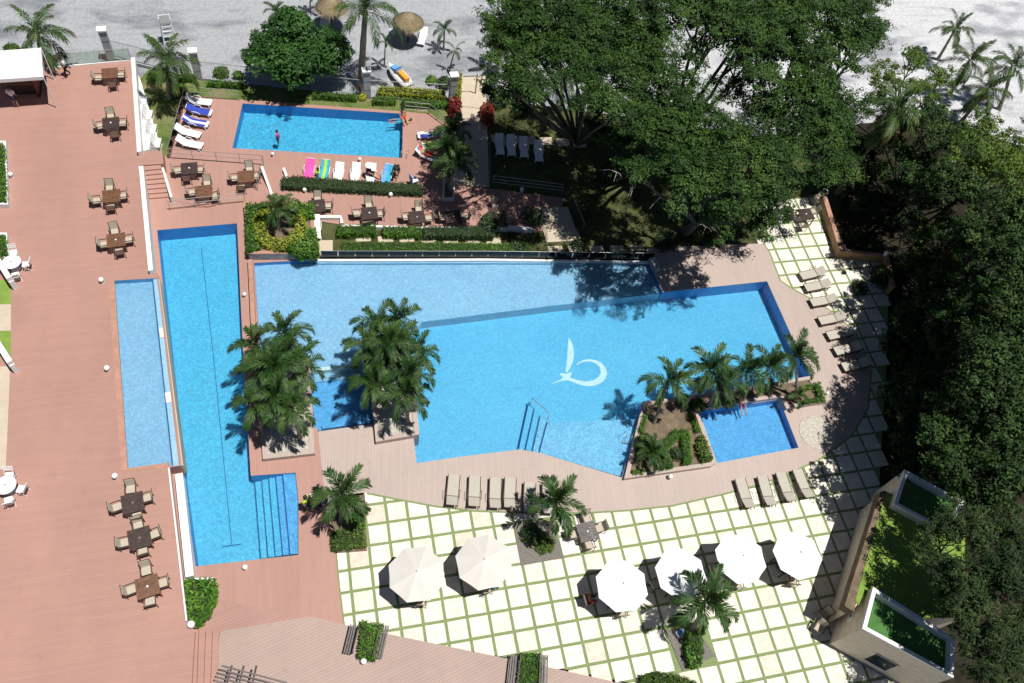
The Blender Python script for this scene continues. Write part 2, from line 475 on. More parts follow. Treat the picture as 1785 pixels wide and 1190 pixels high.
M['pf_beach'] = ripple_mosaic('beach_shelf_mosaic', (0.225, 0.425, 0.57), 0.2)
M['pf_ledge'] = ripple_mosaic('pale_ledge_mosaic', (0.52, 0.56, 0.62), 0.08)
M['pf_wall'] = ripple_mosaic('pool_wall_mosaic', (0.045, 0.22, 0.50), 0.15)
M['pf_line'] = simple('navy_lane_tile', (0.02, 0.10, 0.27), 0.4)
M['pf_white'] = simple('white_mosaic', (0.62, 0.62, 0.58), 0.5, 0.1, 5)
M['water'] = water('pool_water', (0.75, 0.93, 1.0), 7.0, 0.7, 0.09)

def sandmat():
    m, nt, b, o = nodes('beach_sand')
    v = coords(nt)
    sep = nt.nodes.new('ShaderNodeSeparateXYZ'); nt.links.new(v, sep.inputs[0])
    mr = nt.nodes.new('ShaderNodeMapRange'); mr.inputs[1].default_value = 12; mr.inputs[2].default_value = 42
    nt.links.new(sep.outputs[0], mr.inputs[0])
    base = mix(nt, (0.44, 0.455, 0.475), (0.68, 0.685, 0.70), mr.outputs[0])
    big = noise(nt, coords(nt, R(20), (1, 2.2, 1)), 0.16, 6, 0.6)
    base = mix(nt, base, ramp(nt, big, [(0.36, (0.48, 0.50, 0.54)), (0.5, (1, 1, 1)), (0.75, (1.0, 1.0, 1.0))]), 0.9, 'MULTIPLY')
    tr_ = noise(nt, coords(nt, R(-28), (0.12, 1.6, 1)), 1.1, 5, 0.6)
    base = mix(nt, base, ramp(nt, tr_, [(0.34, (0.74, 0.75, 0.77)), (0.46, (1, 1, 1))]), 0.5, 'MULTIPLY')
    fine = noise(nt, v, 5.5, 6, 0.75)
    base = mix(nt, base, ramp(nt, fine, [(0.35, (0.62, 0.62, 0.63)), (0.55, (1, 1, 1))]), 0.6, 'MULTIPLY')
    nt.links.new(base, b.inputs['Base Color']); b.inputs['Roughness'].default_value = 0.95
    b.inputs['Specular IOR Level'].default_value = 0.1
    bp = nt.nodes.new('ShaderNodeBump'); bp.inputs['Strength'].default_value = 1.0; bp.inputs['Distance'].default_value = 0.25
    nt.links.new(noise(nt, v, 2.8, 6, 0.72), bp.inputs['Height']); nt.links.new(bp.outputs[0], b.inputs['Normal'])
    return m
M['sand'] = sandmat()
def lawnmat():
    m, nt, b, o = nodes('worn_lawn')
    v = coords(nt)
    f = noise(nt, v, 0.5, 7, 0.65)
    c = ramp(nt, f, [(0.33, (0.075, 0.12, 0.03)), (0.47, (0.14, 0.19, 0.055)), (0.58, (0.22, 0.21, 0.10)), (0.72, (0.27, 0.21, 0.13))])
    c = mix(nt, c, ramp(nt, noise(nt, v, 18, 3), [(0.35, (0.6, 0.62, 0.55)), (0.6, (1, 1, 1))]), 0.7, 'MULTIPLY')
    nt.links.new(c, b.inputs['Base Color']); b.inputs['Roughness'].default_value = 0.95
    b.inputs['Specular IOR Level'].default_value = 0.1
    bp = nt.nodes.new('ShaderNodeBump'); bp.inputs['Strength'].default_value = 0.8; bp.inputs['Distance'].default_value = 0.06
    nt.links.new(noise(nt, v, 14, 3), bp.inputs['Height']); nt.links.new(bp.outputs[0], b.inputs['Normal'])
    return m
M['lawn'] = lawnmat()
M['shadelawn'] = simple('shade_lawn', (0.075, 0.085, 0.032), 0.95, 0.45, 0.7, 0.8, 0.1, fine=14)  # lawn colour with the shade under the trees painted in

# ================================================================== THE SETTING
TZ = 0.9                                    # height of the upper terrace
def struct(name, mb, mat, parent=None):
    o = mb.build(name, mat, parent)
    if parent is None: tag(o, kind='structure')
    return o

# beach: one sheet out to far beyond the frame
gm = MB()
N = 60
xs = np.linspace(-160, 260, N); ys = np.linspace(-120, 260, N)
gv = []; gf = []
for j in range(N):
    for i in range(N):
        gv.append((xs[i], ys[j], -0.45))
for j in range(N - 1):
    for i in range(N - 1):
        gf.append((j * N + i, j * N + i + 1, (j + 1) * N + i + 1, (j + 1) * N + i))
RESORT = [(210, 250), (415, 160), (715, 182), (730, 290), (560, 380), (1200, 440), (1420, 480), (1480, 740), (1440, 800), (1260, 870), (620, 1000), (540, 1040), (300, 1050)]
gm.sheet([[(-160, -120), (260, -120), (260, 260), (-160, 260)], [tuple(p[:2]) for p in W(RESORT, -0.45)]], -0.45)
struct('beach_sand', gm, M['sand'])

# lawns and garden soil
lawn = W([(232, 150), (262, 118), (350, 140), (430, 148), (560, 160), (640, 172), (800, 180), (800, 340), (600, 340), (280, 340), (240, 280)], -0.1)
struct('lawn', MB().sheet([lawn, W([(418, 177), (708, 195), (706, 279), (399, 261)], -0.1)], -0.1), M['lawn'])
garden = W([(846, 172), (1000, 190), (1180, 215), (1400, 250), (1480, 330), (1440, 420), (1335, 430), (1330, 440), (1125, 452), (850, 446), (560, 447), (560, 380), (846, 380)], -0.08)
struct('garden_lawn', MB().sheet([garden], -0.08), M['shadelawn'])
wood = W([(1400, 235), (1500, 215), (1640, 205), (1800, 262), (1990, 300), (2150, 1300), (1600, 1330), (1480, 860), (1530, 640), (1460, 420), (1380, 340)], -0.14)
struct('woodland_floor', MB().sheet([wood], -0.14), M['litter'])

# ---- lower red deck (with the holes of the pools)
LAP = [(274, 401), (413, 389), (421, 560), (437, 829), (515, 823.5), (530, 966), (400, 980), (341, 987), (317, 812)]
KIDS = [(423, 180), (702.5, 198), (701, 275), (405, 258)]
MAIN = [(443, 458), (551, 452), (850, 451), (1130, 455), (1155, 509), (1337, 490), (1390, 608), (1414, 656), (1119, 702), (1084, 832),
        (941, 789), (906, 783), (800, 796), (726, 807), (720, 752), (652, 738), (554, 752), (460, 762), (452, 600)]
SMALL = [(1219, 717), (1359, 696), (1392, 780), (1250, 807)]
RED = [(325, 166), (418, 173), (706, 194), (749, 197), (775, 217), (784, 322), (855, 328), (985, 345), (962, 402), (600, 392), (556, 385),
       (556, 452), (443, 458), (452, 600), (460, 762), (554, 752), (563, 835), (585, 955), (597, 1085), (620, 1320), (290, 1320), (230, 420), (220, 270), (292, 272)]
struct('red_deck', MB().sheet([W(RED), W(LAP), W(KIDS)], 0.0), M['redlow'])
dk = MB()
for i in range(len(RED)):
    a, b = at(*RED[i]), at(*RED[(i + 1) % len(RED)])
    if i < 11: dk.add([a, b, (b.x, b.y, -0.45), (a.x, a.y, -0.45)], [(0, 1, 2, 3)])
struct('red_deck_edge', dk, M['terracotta'])

CURVE = [(1330, 424), (1341, 441), (1359, 489), (1381, 504), (1414, 522), (1452, 545), (1490, 580), (1518, 640), (1512, 710), (1485, 757), (1453, 782),
         (1423, 802), (1378, 822), (1327, 842), (1264, 859), (1171, 880), (1095, 888), (1029, 892), (920, 892), (830, 889), (760, 881), (690, 868), (640, 858)]
PALE = [(554, 752), (652, 738), (720, 752), (726, 807), (800, 796), (906, 783), (941, 789), (1084, 832), (1119, 702), (1414, 656), (1390, 608), (1337, 490),
        (1155, 509), (1130, 455), (1126, 432)] + CURVE + [(600, 862), (572, 905), (563, 835)]
struct('pale_deck', MB().sheet([W(PALE, 0.02), W(SMALL, 0.02)], 0.02), M['pale'])

# ---- tiled terrace: turf joints with one slab after another on it
PITCH = 1.15
TERR = [(1330, 424), (1310, 360), (1440, 335), (1470, 440), (1550, 452), (1545, 640), (1535, 800), (1530, 900), (1500, 1110), (1590, 1180), (1600, 1330), (1250, 1290), (1120, 1195), (1060, 1182), (905, 1150),
        (600, 1092), (590, 1020), (583, 950), (640, 850), (700, 850), (900, 860), (1100, 860), (1250, 840), (1380, 790), (1480, 700), (1440, 560), (1340, 500)]
terrW = W(TERR, -0.03)
terr = struct('tiled_terrace', MB().sheet([terrW], -0.03), M['joint'])
paleW = [tuple(p[:2]) for p in W(PALE, 0.02)]
curveW = [at(x, y, 0.0) for x, y in CURVE]
struct('turf_edging', ribbon(curveW, 0.22, -0.05, 0.014), M['joint'])
leftedge = [at(x, y) for x, y in ((583, 945), (590, 1020), (599, 1092))]
struct('turf_edging', ribbon(leftedge, 0.16, -0.05, 0.012), M['joint'])
HOLES = [[(572, 868), (636, 862), (640, 960), (575, 965)], [(895, 912), (962, 908), (984, 972), (908, 986)],
         [(1160, 1098), (1213, 1092), (1247, 1143), (1190, 1170)]]
holesW = [[tuple(p[:2]) for p in W(h)] for h in HOLES]
SL = []
for k in range(4):
    hw = PITCH * 0.432
    j = 0.008
    mb = MB()
    r_ = random.Random(k)
    c = [(-hw, -hw), (hw, -hw), (hw, hw), (-hw, hw)]
    c = [(x + r_.uniform(-j, j), y + r_.uniform(-j, j)) for x, y in c]
    ins = [(x * 0.985, y * 0.985) for x, y in c]
    vs_ = [(x, y, -0.05) for x, y in c] + [(x, y, -0.006) for x, y in c] + [(x, y, 0.0) for x, y in ins]
    fs_ = [(i, (i + 1) % 4, 4 + (i + 1) % 4, 4 + i) for i in range(4)] + [(4 + i, 4 + (i + 1) % 4, 8 + (i + 1) % 4, 8 + i) for i in range(4)] + [(8, 9, 10, 11)]
    SL.append(mb.add(vs_, fs_).mesh('paving_slab', M['slab']))
terr2 = [tuple(p[:2]) for p in terrW]
mainW = [tuple(p[:2]) for p in W(MAIN)]
edgeLine = [at(x, y) for x, y in ((583, 945), (590, 1020), (599, 1092))]
for c in range(-1, 40):
    for r in range(-19, 14):
        # grid nodes are the joint crossings; the slab sits between four of them
        X = (c + 0.5) * PITCH; Y = -(r + 0.5) * PITCH
        cor = [(X + dx * 0.5, Y + dy * 0.5) for dx in (-1, 1) for dy in (-1, 1)] + [(X, Y)]
        if sum(inside(p, terr2) for p in cor) < 1: continue
        if r < 3 and sum(inside(p, terr2) for p in cor) < 3: continue
        if all(inside(p, paleW) for p in cor) or any(inside(p, mainW) for p in cor): continue
        if any(inside((X, Y), h) for h in holesW): continue
        o = link('paving_slab', SL[(c * 7 + r * 3) % 4], terr)
        dz = random.uniform(-0.004, 0.004)
        o.location = (X, Y, dz)
        if X < edgeLine[0].x + 0.6 and r > 2:            # cut slabs along the red deck
            f = 0.5
        o.rotation_euler = (random.uniform(-.003, .003), random.uniform(-.003, .003), 0)

# planting beds cut into the terrace
def bed(px, mat, z=0.012):
    return struct('planting_bed', MB().prism([tuple(p[:2]) for p in W(px, z)], -0.05, z), mat)
bed(HOLES[0], M['soil']); bed(HOLES[1], M['gravel']); bed(HOLES[2], M['gravel'])

# red deck left of the terrace reaches over the cut slabs
RS = [(553, 745), (563, 835), (576, 905), (583, 947), (590, 1020), (599, 1094), (620, 1150), (520, 1150), (520, 745)]
struct('red_deck_strip', MB().sheet([W(RS, 0.024)], 0.024), M['redlow'])

# ---- upper terrace: a solid block with its own pool
UPPER = [(-90, 133), (75, 117), (229, 103), (239, 265), (283, 262), (285, 285), (243, 288), (258, 473), (274, 475), (277, 487), (317, 811), (293, 815), (324, 1083), (340, 1100), (330, 1260), (-120, 1260)]
UPOOL = [(195, 489), (274, 484.5), (312, 811), (217, 817)]
uW = W(UPPER, TZ)
ub = MB().sheet([uW, W(UPOOL, TZ)], TZ)
for i in range(len(uW)):
    a, b = uW[i], uW[(i + 1) % len(uW)]
    ub.add([a, b, (b.x, b.y, -0.45), (a.x, a.y, -0.45)], [(0, 1, 2, 3)])
struct('upper_terrace', ub, M['red'])
struct('pool_kerb', ribbon(W([(194, 488), (217, 818), (294, 811)], TZ), 0.34, TZ - 0.1, TZ + 0.012), M['terracotta'])

# ---- bottom boardwalk
BW = [(385, 1100), (541, 1074), (614, 1092), (905, 1152), (1062, 1186), (1110, 1205), (1110, 1300), (340, 1300)]
struct('boardwalk', MB().prism([tuple(p[:2]) for p in W(BW, 0.10)], -0.2, 0.10), M['pale2'])
for k in range(5):                                      # long shallow steps between red deck and boardwalk
    y0 = 1040 + k * 12
    pl = [(362 - k * 2 + 4, y0), (560, y0 + 46 - k * 3), (545, 1095), (350, 1180)]
    struct('deck_step', MB().prism([tuple(p[:2]) for p in W(pl, 0.03)], 0.0, 0.03 + 0.012 * k), M['step'])

for k in range(4):                                      # red steps down from the upper terrace to the boardwalk
    z = TZ - 0.18 * (k + 1)
    struct('terrace_step', MB().prism([tuple(p[:2]) for p in W([(334 + k * 9, 1096 + k * 1), (346 + k * 12, 1097 + k * 1), (340 + k * 12, 1270), (322 + k * 9, 1270)], z)], 0.0, z), M['red'])

# ---- path between the trees and the small pool
PATH = [(806, 132), (846, 132), (853, 326), (784, 322), (790, 200)]
struct('path', MB().sheet([W(PATH, 0.004)], 0.004), M['beige'])
struct('path_step', MB().prism([tuple(p[:2]) for p in W([(786, 172), (848, 180), (849, 190), (786, 182)], 0.06)], -0.1, 0.06), M['beige'])
LAND = [(936, 362), (990, 360), (1002, 395), (1015, 418), (952, 422), (945, 395)]
struct('garden_landing', MB().prism([tuple(p[:2]) for p in W(LAND, 0.05)], -0.2, 0.05), M['beige'])
# stepping slabs along the glass wall
stp = [(633, 416), (672, 417), (709, 417), (747, 418), (785, 419), (823, 419), (860, 420), (968, 434), (1003, 434), (1040, 434), (1075, 433), (1110, 432)]
sm = MB().box((0, 0, 0), (1.0, 0.5, 0.08)).mesh('stepping_stone', M['beige'])
garden_o = bpy.data.objects['garden_lawn']
for x, y in stp + [(868, 241), (893, 243), (922, 245), (952, 246), (981, 248), (1010, 250)]:
    o = link('stepping_stone', sm, garden_o); o.location = at(x, y, -0.05); o.rotation_euler.z = R(-2)
    if y < 300: o.scale = (1.0, 1.5, 1)
struct('sky_reflection_strip', MB().sheet([W([(580, 438), (850, 438), (1130, 443), (1132, 450), (850, 446.5), (580, 446.5)], -0.05)], -0.05), simple('painted_sky_grey', (0.5, 0.52, 0.48), 0.9, 0.2, 6, 0.5))  # pale strip added to imitate sky reflected in the glass wall
struct('garden_paving', MB().prism([tuple(p[:2]) for p in W([(553, 418), (580, 418), (580, 444), (553, 444)], 0)], -0.2, -0.02), M['beige'])

# ================================================================== POOLS
def pool(name, px, floor_mat, depth, z=0.0, wl=-0.06, wall_mat=None):
    p0 = ccw([tuple(p[:2]) for p in W(px, z)])
    mb = MB().sheet([p0], z - depth)
    struct('pool_floor', mb, floor_mat)
    wmb = MB()
    for i in range(len(p0)):
        a, b = p0[i], p0[(i + 1) % len(p0)]
        wmb.add([(a[0], a[1], z - depth), (a[0], a[1], z - 0.001), (b[0], b[1], z - 0.001), (b[0], b[1], z - depth)], [(0, 1, 2, 3)])
    struct('pool_wall', wmb, wall_mat or M['pf_wall'])
    struct('pool_water', MB().sheet([p0], z + wl), M['water'])

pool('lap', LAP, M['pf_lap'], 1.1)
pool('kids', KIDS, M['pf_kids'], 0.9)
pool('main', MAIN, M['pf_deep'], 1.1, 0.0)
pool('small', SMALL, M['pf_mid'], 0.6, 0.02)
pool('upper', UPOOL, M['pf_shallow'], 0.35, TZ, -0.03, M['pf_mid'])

# shelves, steps and lines in the pools
def shelf(px, z, mat, z0=-1.099):
    return struct('pool_shelf', MB().prism([tuple(p[:2]) for p in W(px, z)], z0, z), mat)
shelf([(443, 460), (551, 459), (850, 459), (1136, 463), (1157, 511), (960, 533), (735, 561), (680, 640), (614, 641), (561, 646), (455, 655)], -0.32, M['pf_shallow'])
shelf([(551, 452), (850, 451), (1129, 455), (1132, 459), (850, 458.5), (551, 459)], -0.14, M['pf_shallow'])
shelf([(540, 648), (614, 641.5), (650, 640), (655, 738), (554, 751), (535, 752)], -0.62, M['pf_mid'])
shelf([(545, 641), (650, 632), (650, 637), (545, 647)], -0.1, M['pf_white'])
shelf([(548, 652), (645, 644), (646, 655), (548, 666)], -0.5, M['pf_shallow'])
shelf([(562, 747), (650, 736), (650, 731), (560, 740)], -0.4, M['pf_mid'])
# beach shelf and its steps in the deep part
sh = [((954, 736), (940, 789), -0.30), ((942, 724), (928, 787), -0.45), ((932, 712), (916, 784), -0.62), ((922, 700), (904, 783), -0.80)]
for k, (a, b, z) in enumerate(sh):
    right = [(1110, 736), (1084, 831), (941, 789)] if k == 0 else [sh[0][0], (945, 789)]
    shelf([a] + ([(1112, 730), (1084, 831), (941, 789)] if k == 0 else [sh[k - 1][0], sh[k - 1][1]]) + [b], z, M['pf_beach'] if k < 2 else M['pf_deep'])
    struct('pool_step_edge', ribbon(W([a, b], z), 0.04, z, z + 0.012), M['pf_line'])
# lap pool steps
for k in range(5):
    x0 = 444 + k * 12.2; x1 = 454.5 + k * 12.8
    z = -0.85 + k * 0.17
    struct('pool_step', MB().prism([tuple(p[:2]) for p in W([(x0, 840 - k * 3.5), (514.6, 824), (529.5, 965), (x1, 973 - k * 1.8)], z)], -1.099, z), M['pf_lap'] if k < 3 else M['pf_mid'])
    struct('pool_step_edge', ribbon(W([(x0, 840 - k * 3.5), (x1, 973 - k * 1.8)], z), 0.04, z, z + 0.01), M['pf_line'])
struct('lane_line', ribbon(W([(351, 432), (374, 640), (404, 949)], -1.09), 0.04, -1.1, -1.09), M['pf_line'])
struct('lane_line', ribbon(W([(388, 953), (420, 948)], -1.085), 0.06, -1.1, -1.085), M['pf_line'])
# infinity edge beside the lap pool
struct('overflow_edge', ribbon(W([(266, 486), (301, 812)], TZ - 0.05), 0.05, TZ - 0.35, TZ - 0.045), M['pf_line'])
ov = [(266, 486), (276, 485), (316, 811), (301, 812)]
struct('overflow_ledge', MB().prism([tuple(p[:2]) for p in W(ov, TZ - 0.1)], TZ - 0.36, TZ - 0.10), M['pf_ledge'])
for x, y in ((283, 580), (294, 693)):
    struct('overflow_block', MB().box(at(x, y, TZ - 0.06), (0.32, 0.7, 0.1), R(8)), M['pf_white'])
struct('overflow_wall_cap', ribbon(W([(276.5, 486), (317.5, 811)], TZ), 0.10, -0.3, TZ - 0.02), M['beige'])

# the white emblem laid in the floor of the big pool
def crop(pts): return [(800 + x / 3.967, 550 + y / 3.967) for x, y in pts]
FZ = -1.085
emb = MB()
emb.sheet([W(crop([(760, 150), (780, 185), (792, 225), (796, 270), (788, 315), (772, 355), (752, 390), (735, 388), (742, 345), (750, 280), (752, 215)]), FZ)], FZ)
emb.sheet([W(crop([(632, 474), (672, 455), (706, 440), (722, 425), (702, 412), (700, 396), (740, 402), (782, 388), (776, 408), (770, 428), (820, 446), (880, 456), (930, 446), (965, 424), (982, 392),
                   (974, 356), (948, 330), (910, 316), (866, 318), (832, 330), (806, 346), (826, 324), (862, 306), (905, 300), (950, 308), (992, 332), (1018, 366), (1026, 400), (1012, 440),
                   (978, 468), (936, 484), (888, 488), (838, 478), (790, 460), (752, 446), (706, 452), (668, 464)]), FZ)], FZ)
struct('pool_emblem', emb, M['pf_white'])
tag(bpy.data.objects['pool_emblem'], 'white swooping letter b emblem laid in the floor of the large pool', 'emblem')

# ---- round stone pad
pc = at(1425, 754, 0.03); pe = at(1455, 754, 0.03)
struct('round_stone_pad', MB().lathe((pc.x, pc.y, 0.0), [(1.18, 0.02), (1.18, 0.045), (1.12, 0.05), (0.001, 0.05)], 40, False), M['pebble'])

# ================================================================== WALLS, RAILINGS, FENCES
def wall(name, label, cat, px, w, z0, z1, mat, zpx=None, cap=None):
    pts = W(px, z1 if zpx is None else zpx)
    t = thing(name, label, cat, (pts[0].x, pts[0].y, z0))
    def loc(mb):
        mb.v = [(v[0] - pts[0].x, v[1] - pts[0].y, v[2] - z0) for v in mb.v]; return mb
    loc(ribbon(pts, w, z0, z1)).build('wall_body', mat, t)
    if cap: loc(ribbon(pts, w + 0.06, z1, z1 + 0.06)).build('coping', cap, t)
    return t

wall('parapet_wall', 'long white parapet wall along the upper terrace above the lawn', 'wall', [(232, 101), (243, 265)], 0.22, -0.4, TZ + 0.35, M['white'], cap=M['white'])
wall('parapet_wall', 'white parapet wall between the stairs and the pale upper pool', 'wall', [(246, 290), (263, 472)], 0.22, -0.1, TZ + 0.35, M['white'], cap=M['white'])
wall('stair_wall', 'sloping white wall on the right side of the red stairs', 'wall', [(279, 278), (299, 344)], 0.16, 0.0, 0.55, M['white'], 0.5)
wall('parapet_wall', 'white low wall beside the lap pool next to the two dark slatted tables', 'wall', [(312, 826), (331, 1005)], 0.34, -0.1, TZ - 0.2, M['white'], cap=M['white'])
# thin dark-and-white rail on top of the terrace edge
wall('terrace_kerb', 'white kerb with a dark line on the lower edge of the upper terrace', 'kerb', [(294, 815), (325, 1082)], 0.08, TZ, TZ + 0.25, M['white'])
# sloped white fins outside the parapet
struct('white_ledge', MB().prism([tuple(p[:2]) for p in W([(237, 120), (245, 140), (279, 254), (246, 264)], 0.35)], -0.4, 0.35), M['white'])
for k, (x, y) in enumerate(((252, 170), (260, 197), (267, 222), (275, 246))):
    p = at(x, y, 0.6)
    p.x -= 0.15
    t = thing('buttress', ['white sloping buttress nearest the glass corner of the upper terrace', 'second white buttress below the glass corner', 'third white buttress below the glass corner', 'white buttress nearest the red stairs'][k], 'buttress', (p.x, p.y, -0.4), R(-8), 'white buttresses outside the parapet wall')
    MB().add([(-0.35, -0.5, 0), (0.35, -0.5, 0), (-0.2, -0.4, 1.5), (-0.35, 0.5, 0), (0.35, 0.5, 0), (-0.2, 0.4, 1.5)], [(0, 1, 2), (3, 5, 4), (1, 4, 5, 2), (0, 2, 5, 3), (0, 3, 4, 1)]).build('fin', M['white'], t)
    MB().box((-0.05, 0, 0.84), (0.7, 0.9, 0.12)).build('foot', M['white'], t)

# red stairs down from the upper terrace
st = thing('stairs', 'red stairs with seven treads between white walls', 'stairs', (0, 0, 0))
for k in range(7):
    y0 = 289 + k * 8.2; z1 = TZ - (k + 1) * TZ / 8
    pl = [(249 + k * 1.6, y0 - 2), (278 + k * 2.4, y0 - 5), (280.5 + k * 2.4, y0 + 4), (250.5 + k * 1.6, y0 + 7)]
    a, b = W([pl[0], pl[1]], z1), W([pl[2], pl[3]], z1)
    q = [at(249 + k * 1.7, 288 + k * 8.1, z1), at(279 + k * 2.6, 285 + k * 8.1, z1), at(282 + k * 2.6, 293.5 + k * 8.1, z1), at(250.5 + k * 1.7, 296.5 + k * 8.1, z1)]
    MB().prism([tuple(p[:2]) for p in q], 0, z1).build('tread', M['redlow'], st)

def railing(label, px, h=0.95, z=0.0, rails=(1.0, 0.55), step=1.5, mat='metal', r=0.022, glass=False, cat='railing', name='railing', group=None):
    pts = W(px, z); o0 = pts[0]
    t = thing(name, label, cat, o0, 0, group)
    loc = [p - o0 for p in pts]
    if not glass:
        for f in rails: MB().tube([p + Vector((0, 0, h * f)) for p in loc], r, 6).build('rail', M[mat], t)
    else:
        MB().tube([p + Vector((0, 0, h)) for p in loc], r, 6).build('rail', M['metal'], t)
    for a, b in zip(loc[:-1], loc[1:]):
        n = max(1, round((b - a).length / step))
        for k in range(n + 1):
            p = a.lerp(b, k / n)
            MB().tube([p, p + Vector((0, 0, h))], r, 6).build('post', M[mat], t)
            if glass and k < n:
                q = a.lerp(b, (k + 1) / n); d = (q - p).normalized() * 0.03
                nn = Vector((-d.y, d.x, 0)).normalized() * 0.006
                p0, p1 = p + d, q - d
                zz = Vector((0, 0, 0.04)); zh = Vector((0, 0, h - 0.03))
                MB().add([p0 - nn + zz, p1 - nn + zz, p1 - nn + zh, p0 - nn + zh, p0 + nn + zz, p1 + nn + zz, p1 + nn + zh, p0 + nn + zh],
                         [(0, 1, 2, 3), (5, 4, 7, 6), (3, 2, 6, 7), (1, 5, 6, 2), (4, 0, 3, 7)]).build('glass_panel', M['glass'], t)
    return t

railing('thin steel railing below the small blue pool above the brown tables', [(296, 276), (460, 288), (450, 332)], step=1.6, mat='metal')
railing('steel railing in front of the ramp above the lap pool', [(297, 366), (428, 353)], step=1.6)
railing('short steel railing at the upper left corner of the small pool deck', [(327, 169), (418, 175)], step=1.5)
railing('glass side railing along the white plastic loungers and the lawn', [(326, 168), (297, 275)], step=1.2, glass=True)
railing('short double steel railing at the upper right corner of the small pool deck', [(706, 194), (748, 198)], step=0.9, rails=(1.0, 0.6, 0.25))
railing('wire railing at the cut corner of the small pool deck', [(748, 198), (775, 218)], step=1.0)
railing('dark steel railing along the right side of the pale path', [(851, 245), (853, 326)], step=1.2, mat='darkmetal')
railing('long three bar railing in the shade at the right end of the red deck', [(858, 322), (979, 337)], step=2.2, rails=(1.0, 0.66, 0.33))
railing('single slanting handrail beside the shaded beige landing', [(994, 352), (1015, 402)], h=0.8, rails=(1.0,), step=2.6)
railing('glass balustrade at the far end of the upper terrace', [(76, 117), (229, 104)], h=1.0, z=TZ + 0.08, step=2.2, glass=True, name='glass_balustrade', cat='balustrade')
wall('terrace_kerb', 'white kerb under the glass balustrade at the far terrace end', 'kerb', [(60, 119), (230, 103)], 0.16, TZ, TZ + 0.1, M['white'])
# ramp walls at the end of the small railing: two white wedges
for (x, y, l) in ((466, 312, 'larger white wedge wall at the end of the thin railing'), (500, 302, 'small white wedge wall beside the clipped dark hedge')):
    p = at(x, y + 8, 0); s = 1.0 if x < 480 else 0.6
    t = thing('ramp_wall', l, 'wall', p, R(-76))
    MB().add([(-1.0 * s, -0.08, 0), (1.0 * s, -0.08, 0), (-1.0 * s, -0.08, 0.7 * s), (-1.0 * s, 0.08, 0), (1.0 * s, 0.08, 0), (-1.0 * s, 0.08, 0.7 * s)], [(0, 1, 2), (3, 5, 4), (1, 4, 5, 2), (0, 2, 5, 3), (0, 3, 4, 1)]).build('wall_body', M['white'], t)
# little ramp steps behind the railing
rs = thing('ramp_steps', 'low steps behind the railing between brown tables and lap pool', 'steps', (0, 0, 0))
for k in range(4):
    MB().prism([tuple(p[:2]) for p in W([(300 + k * 12, 346 + k * 3), (322 + k * 12, 345 + k * 3), (352 + k * 8, 358), (330 + k * 10, 361)], 0.05)], 0.0, 0.03 + 0.03 * k).build('tread', M['redlow'], rs)

# glass wall along the far edge of the large pool
railing('long green glass wall along the far edge of the large pool', [(560, 449), (850, 449), (1138, 452)], h=0.72, z=0.02, step=1.12, r=0.015, glass=True, name='glass_wall', cat='glass wall', mat='darkmetal')
wall('pool_coping', 'white coping strip below the green glass wall', 'coping', [(551, 453), (850, 452), (1132, 456)], 0.16, -0.12, 0.012, M['white'])
wall('end_wall', 'short dark stone wall at the right end of the glass wall', 'wall', [(1137, 449), (1148, 470)], 0.3, 0.0, 0.5, M['stone'], 0.5, M['pillar'])
wall('garden_wall', 'white L shaped garden wall below the shaded brown table by the round planter', 'wall', [(541, 377), (594, 377), (596, 388)], 0.22, 0.0, 0.3, M['white'], 0.3)
wall('garden_wall', 'white low wall behind the two clipped hedges', 'wall', [(596, 393), (780, 397), (885, 398)], 0.16, -0.1, 0.22, M['white'], 0.2)
wall('garden_wall', 'white short bench wall in the shade below the red deck', 'wall', [(886, 395), (928, 399)], 0.3, 0.0, 0.3, M['white'], 0.3)
wall('garden_wall', 'pale narrow wall under the trees left of the tiled corner', 'wall', [(1233, 378), (1262, 428)], 0.35, -0.1, 0.25, M['beige'], 0.25)
wall('boundary_wall', 'ochre zigzag wall with terracotta top beside the tiled corner', 'wall', [(1437, 343), (1466, 436), (1546, 446), (1556, 500)], 0.3, -0.1, 0.75, M['ochre'], 0.75, M['terracotta'])
wall('pool_divider', 'narrow red wall between the lap pool and the large pool', 'wall', [(436, 452), (445, 640)], 0.28, 0.0, 0.42, M['terracotta'], 0.42)

# fence pillars and the fence between them
FP = [(194, 101), (347, 137), (640, 169), (788, 176)]
pil = None
names = ['grey pillar behind the glass balustrade', 'grey pillar between the coconut palm and the round tree', 'grey pillar beside the tall royal palm', 'grey pillar next to the pale path']
for k, (x, y) in enumerate(FP):
    p = at(x, y, -0.3)
    t = thing('fence_pillar', names[k], 'pillar', p, R(3), 'pillars of the beach fence')
    MB().box((0, 0, 1.25), (0.52, 0.42, 2.5)).build('shaft', M['pillar'], t)
    MB().box((0, 0, 2.56), (0.66, 0.56, 0.12)).build('cap', M['white'], t)
    for z in (0.85, 1.65): MB().box((0, 0, z), (0.54, 0.44, 0.03)).build('joint', M['darkmetal'], t)
def fence(label, px, h=1.6, bar=0.16):
    pts = W(px, -0.3); o0 = pts[0]; t = thing('metal_fence', label, 'fence', o0)
    loc = [p - o0 for p in pts]
    MB().tube([p + Vector((0, 0, h)) for p in loc], 0.025, 6).build('top_rail', M['metal'], t)
    MB().tube([p + Vector((0, 0, 0.15)) for p in loc], 0.025, 6).build('bottom_rail', M['metal'], t)
    ribbon([tuple(p) for p in loc], 0.2, -0.1, 0.14).build('kerb', M['pillar'], t)
    mb = MB()
    for a, b in zip(loc[:-1], loc[1:]):
        n = max(1, round((b - a).length / bar))
        for k in range(n):
            p = a.lerp(b, k / n); mb.box((p.x, p.y, h / 2 + 0.07), (0.014, 0.014, h - 0.16))
    tag(mb.build('bars', M['metal'], t), kind='stuff')
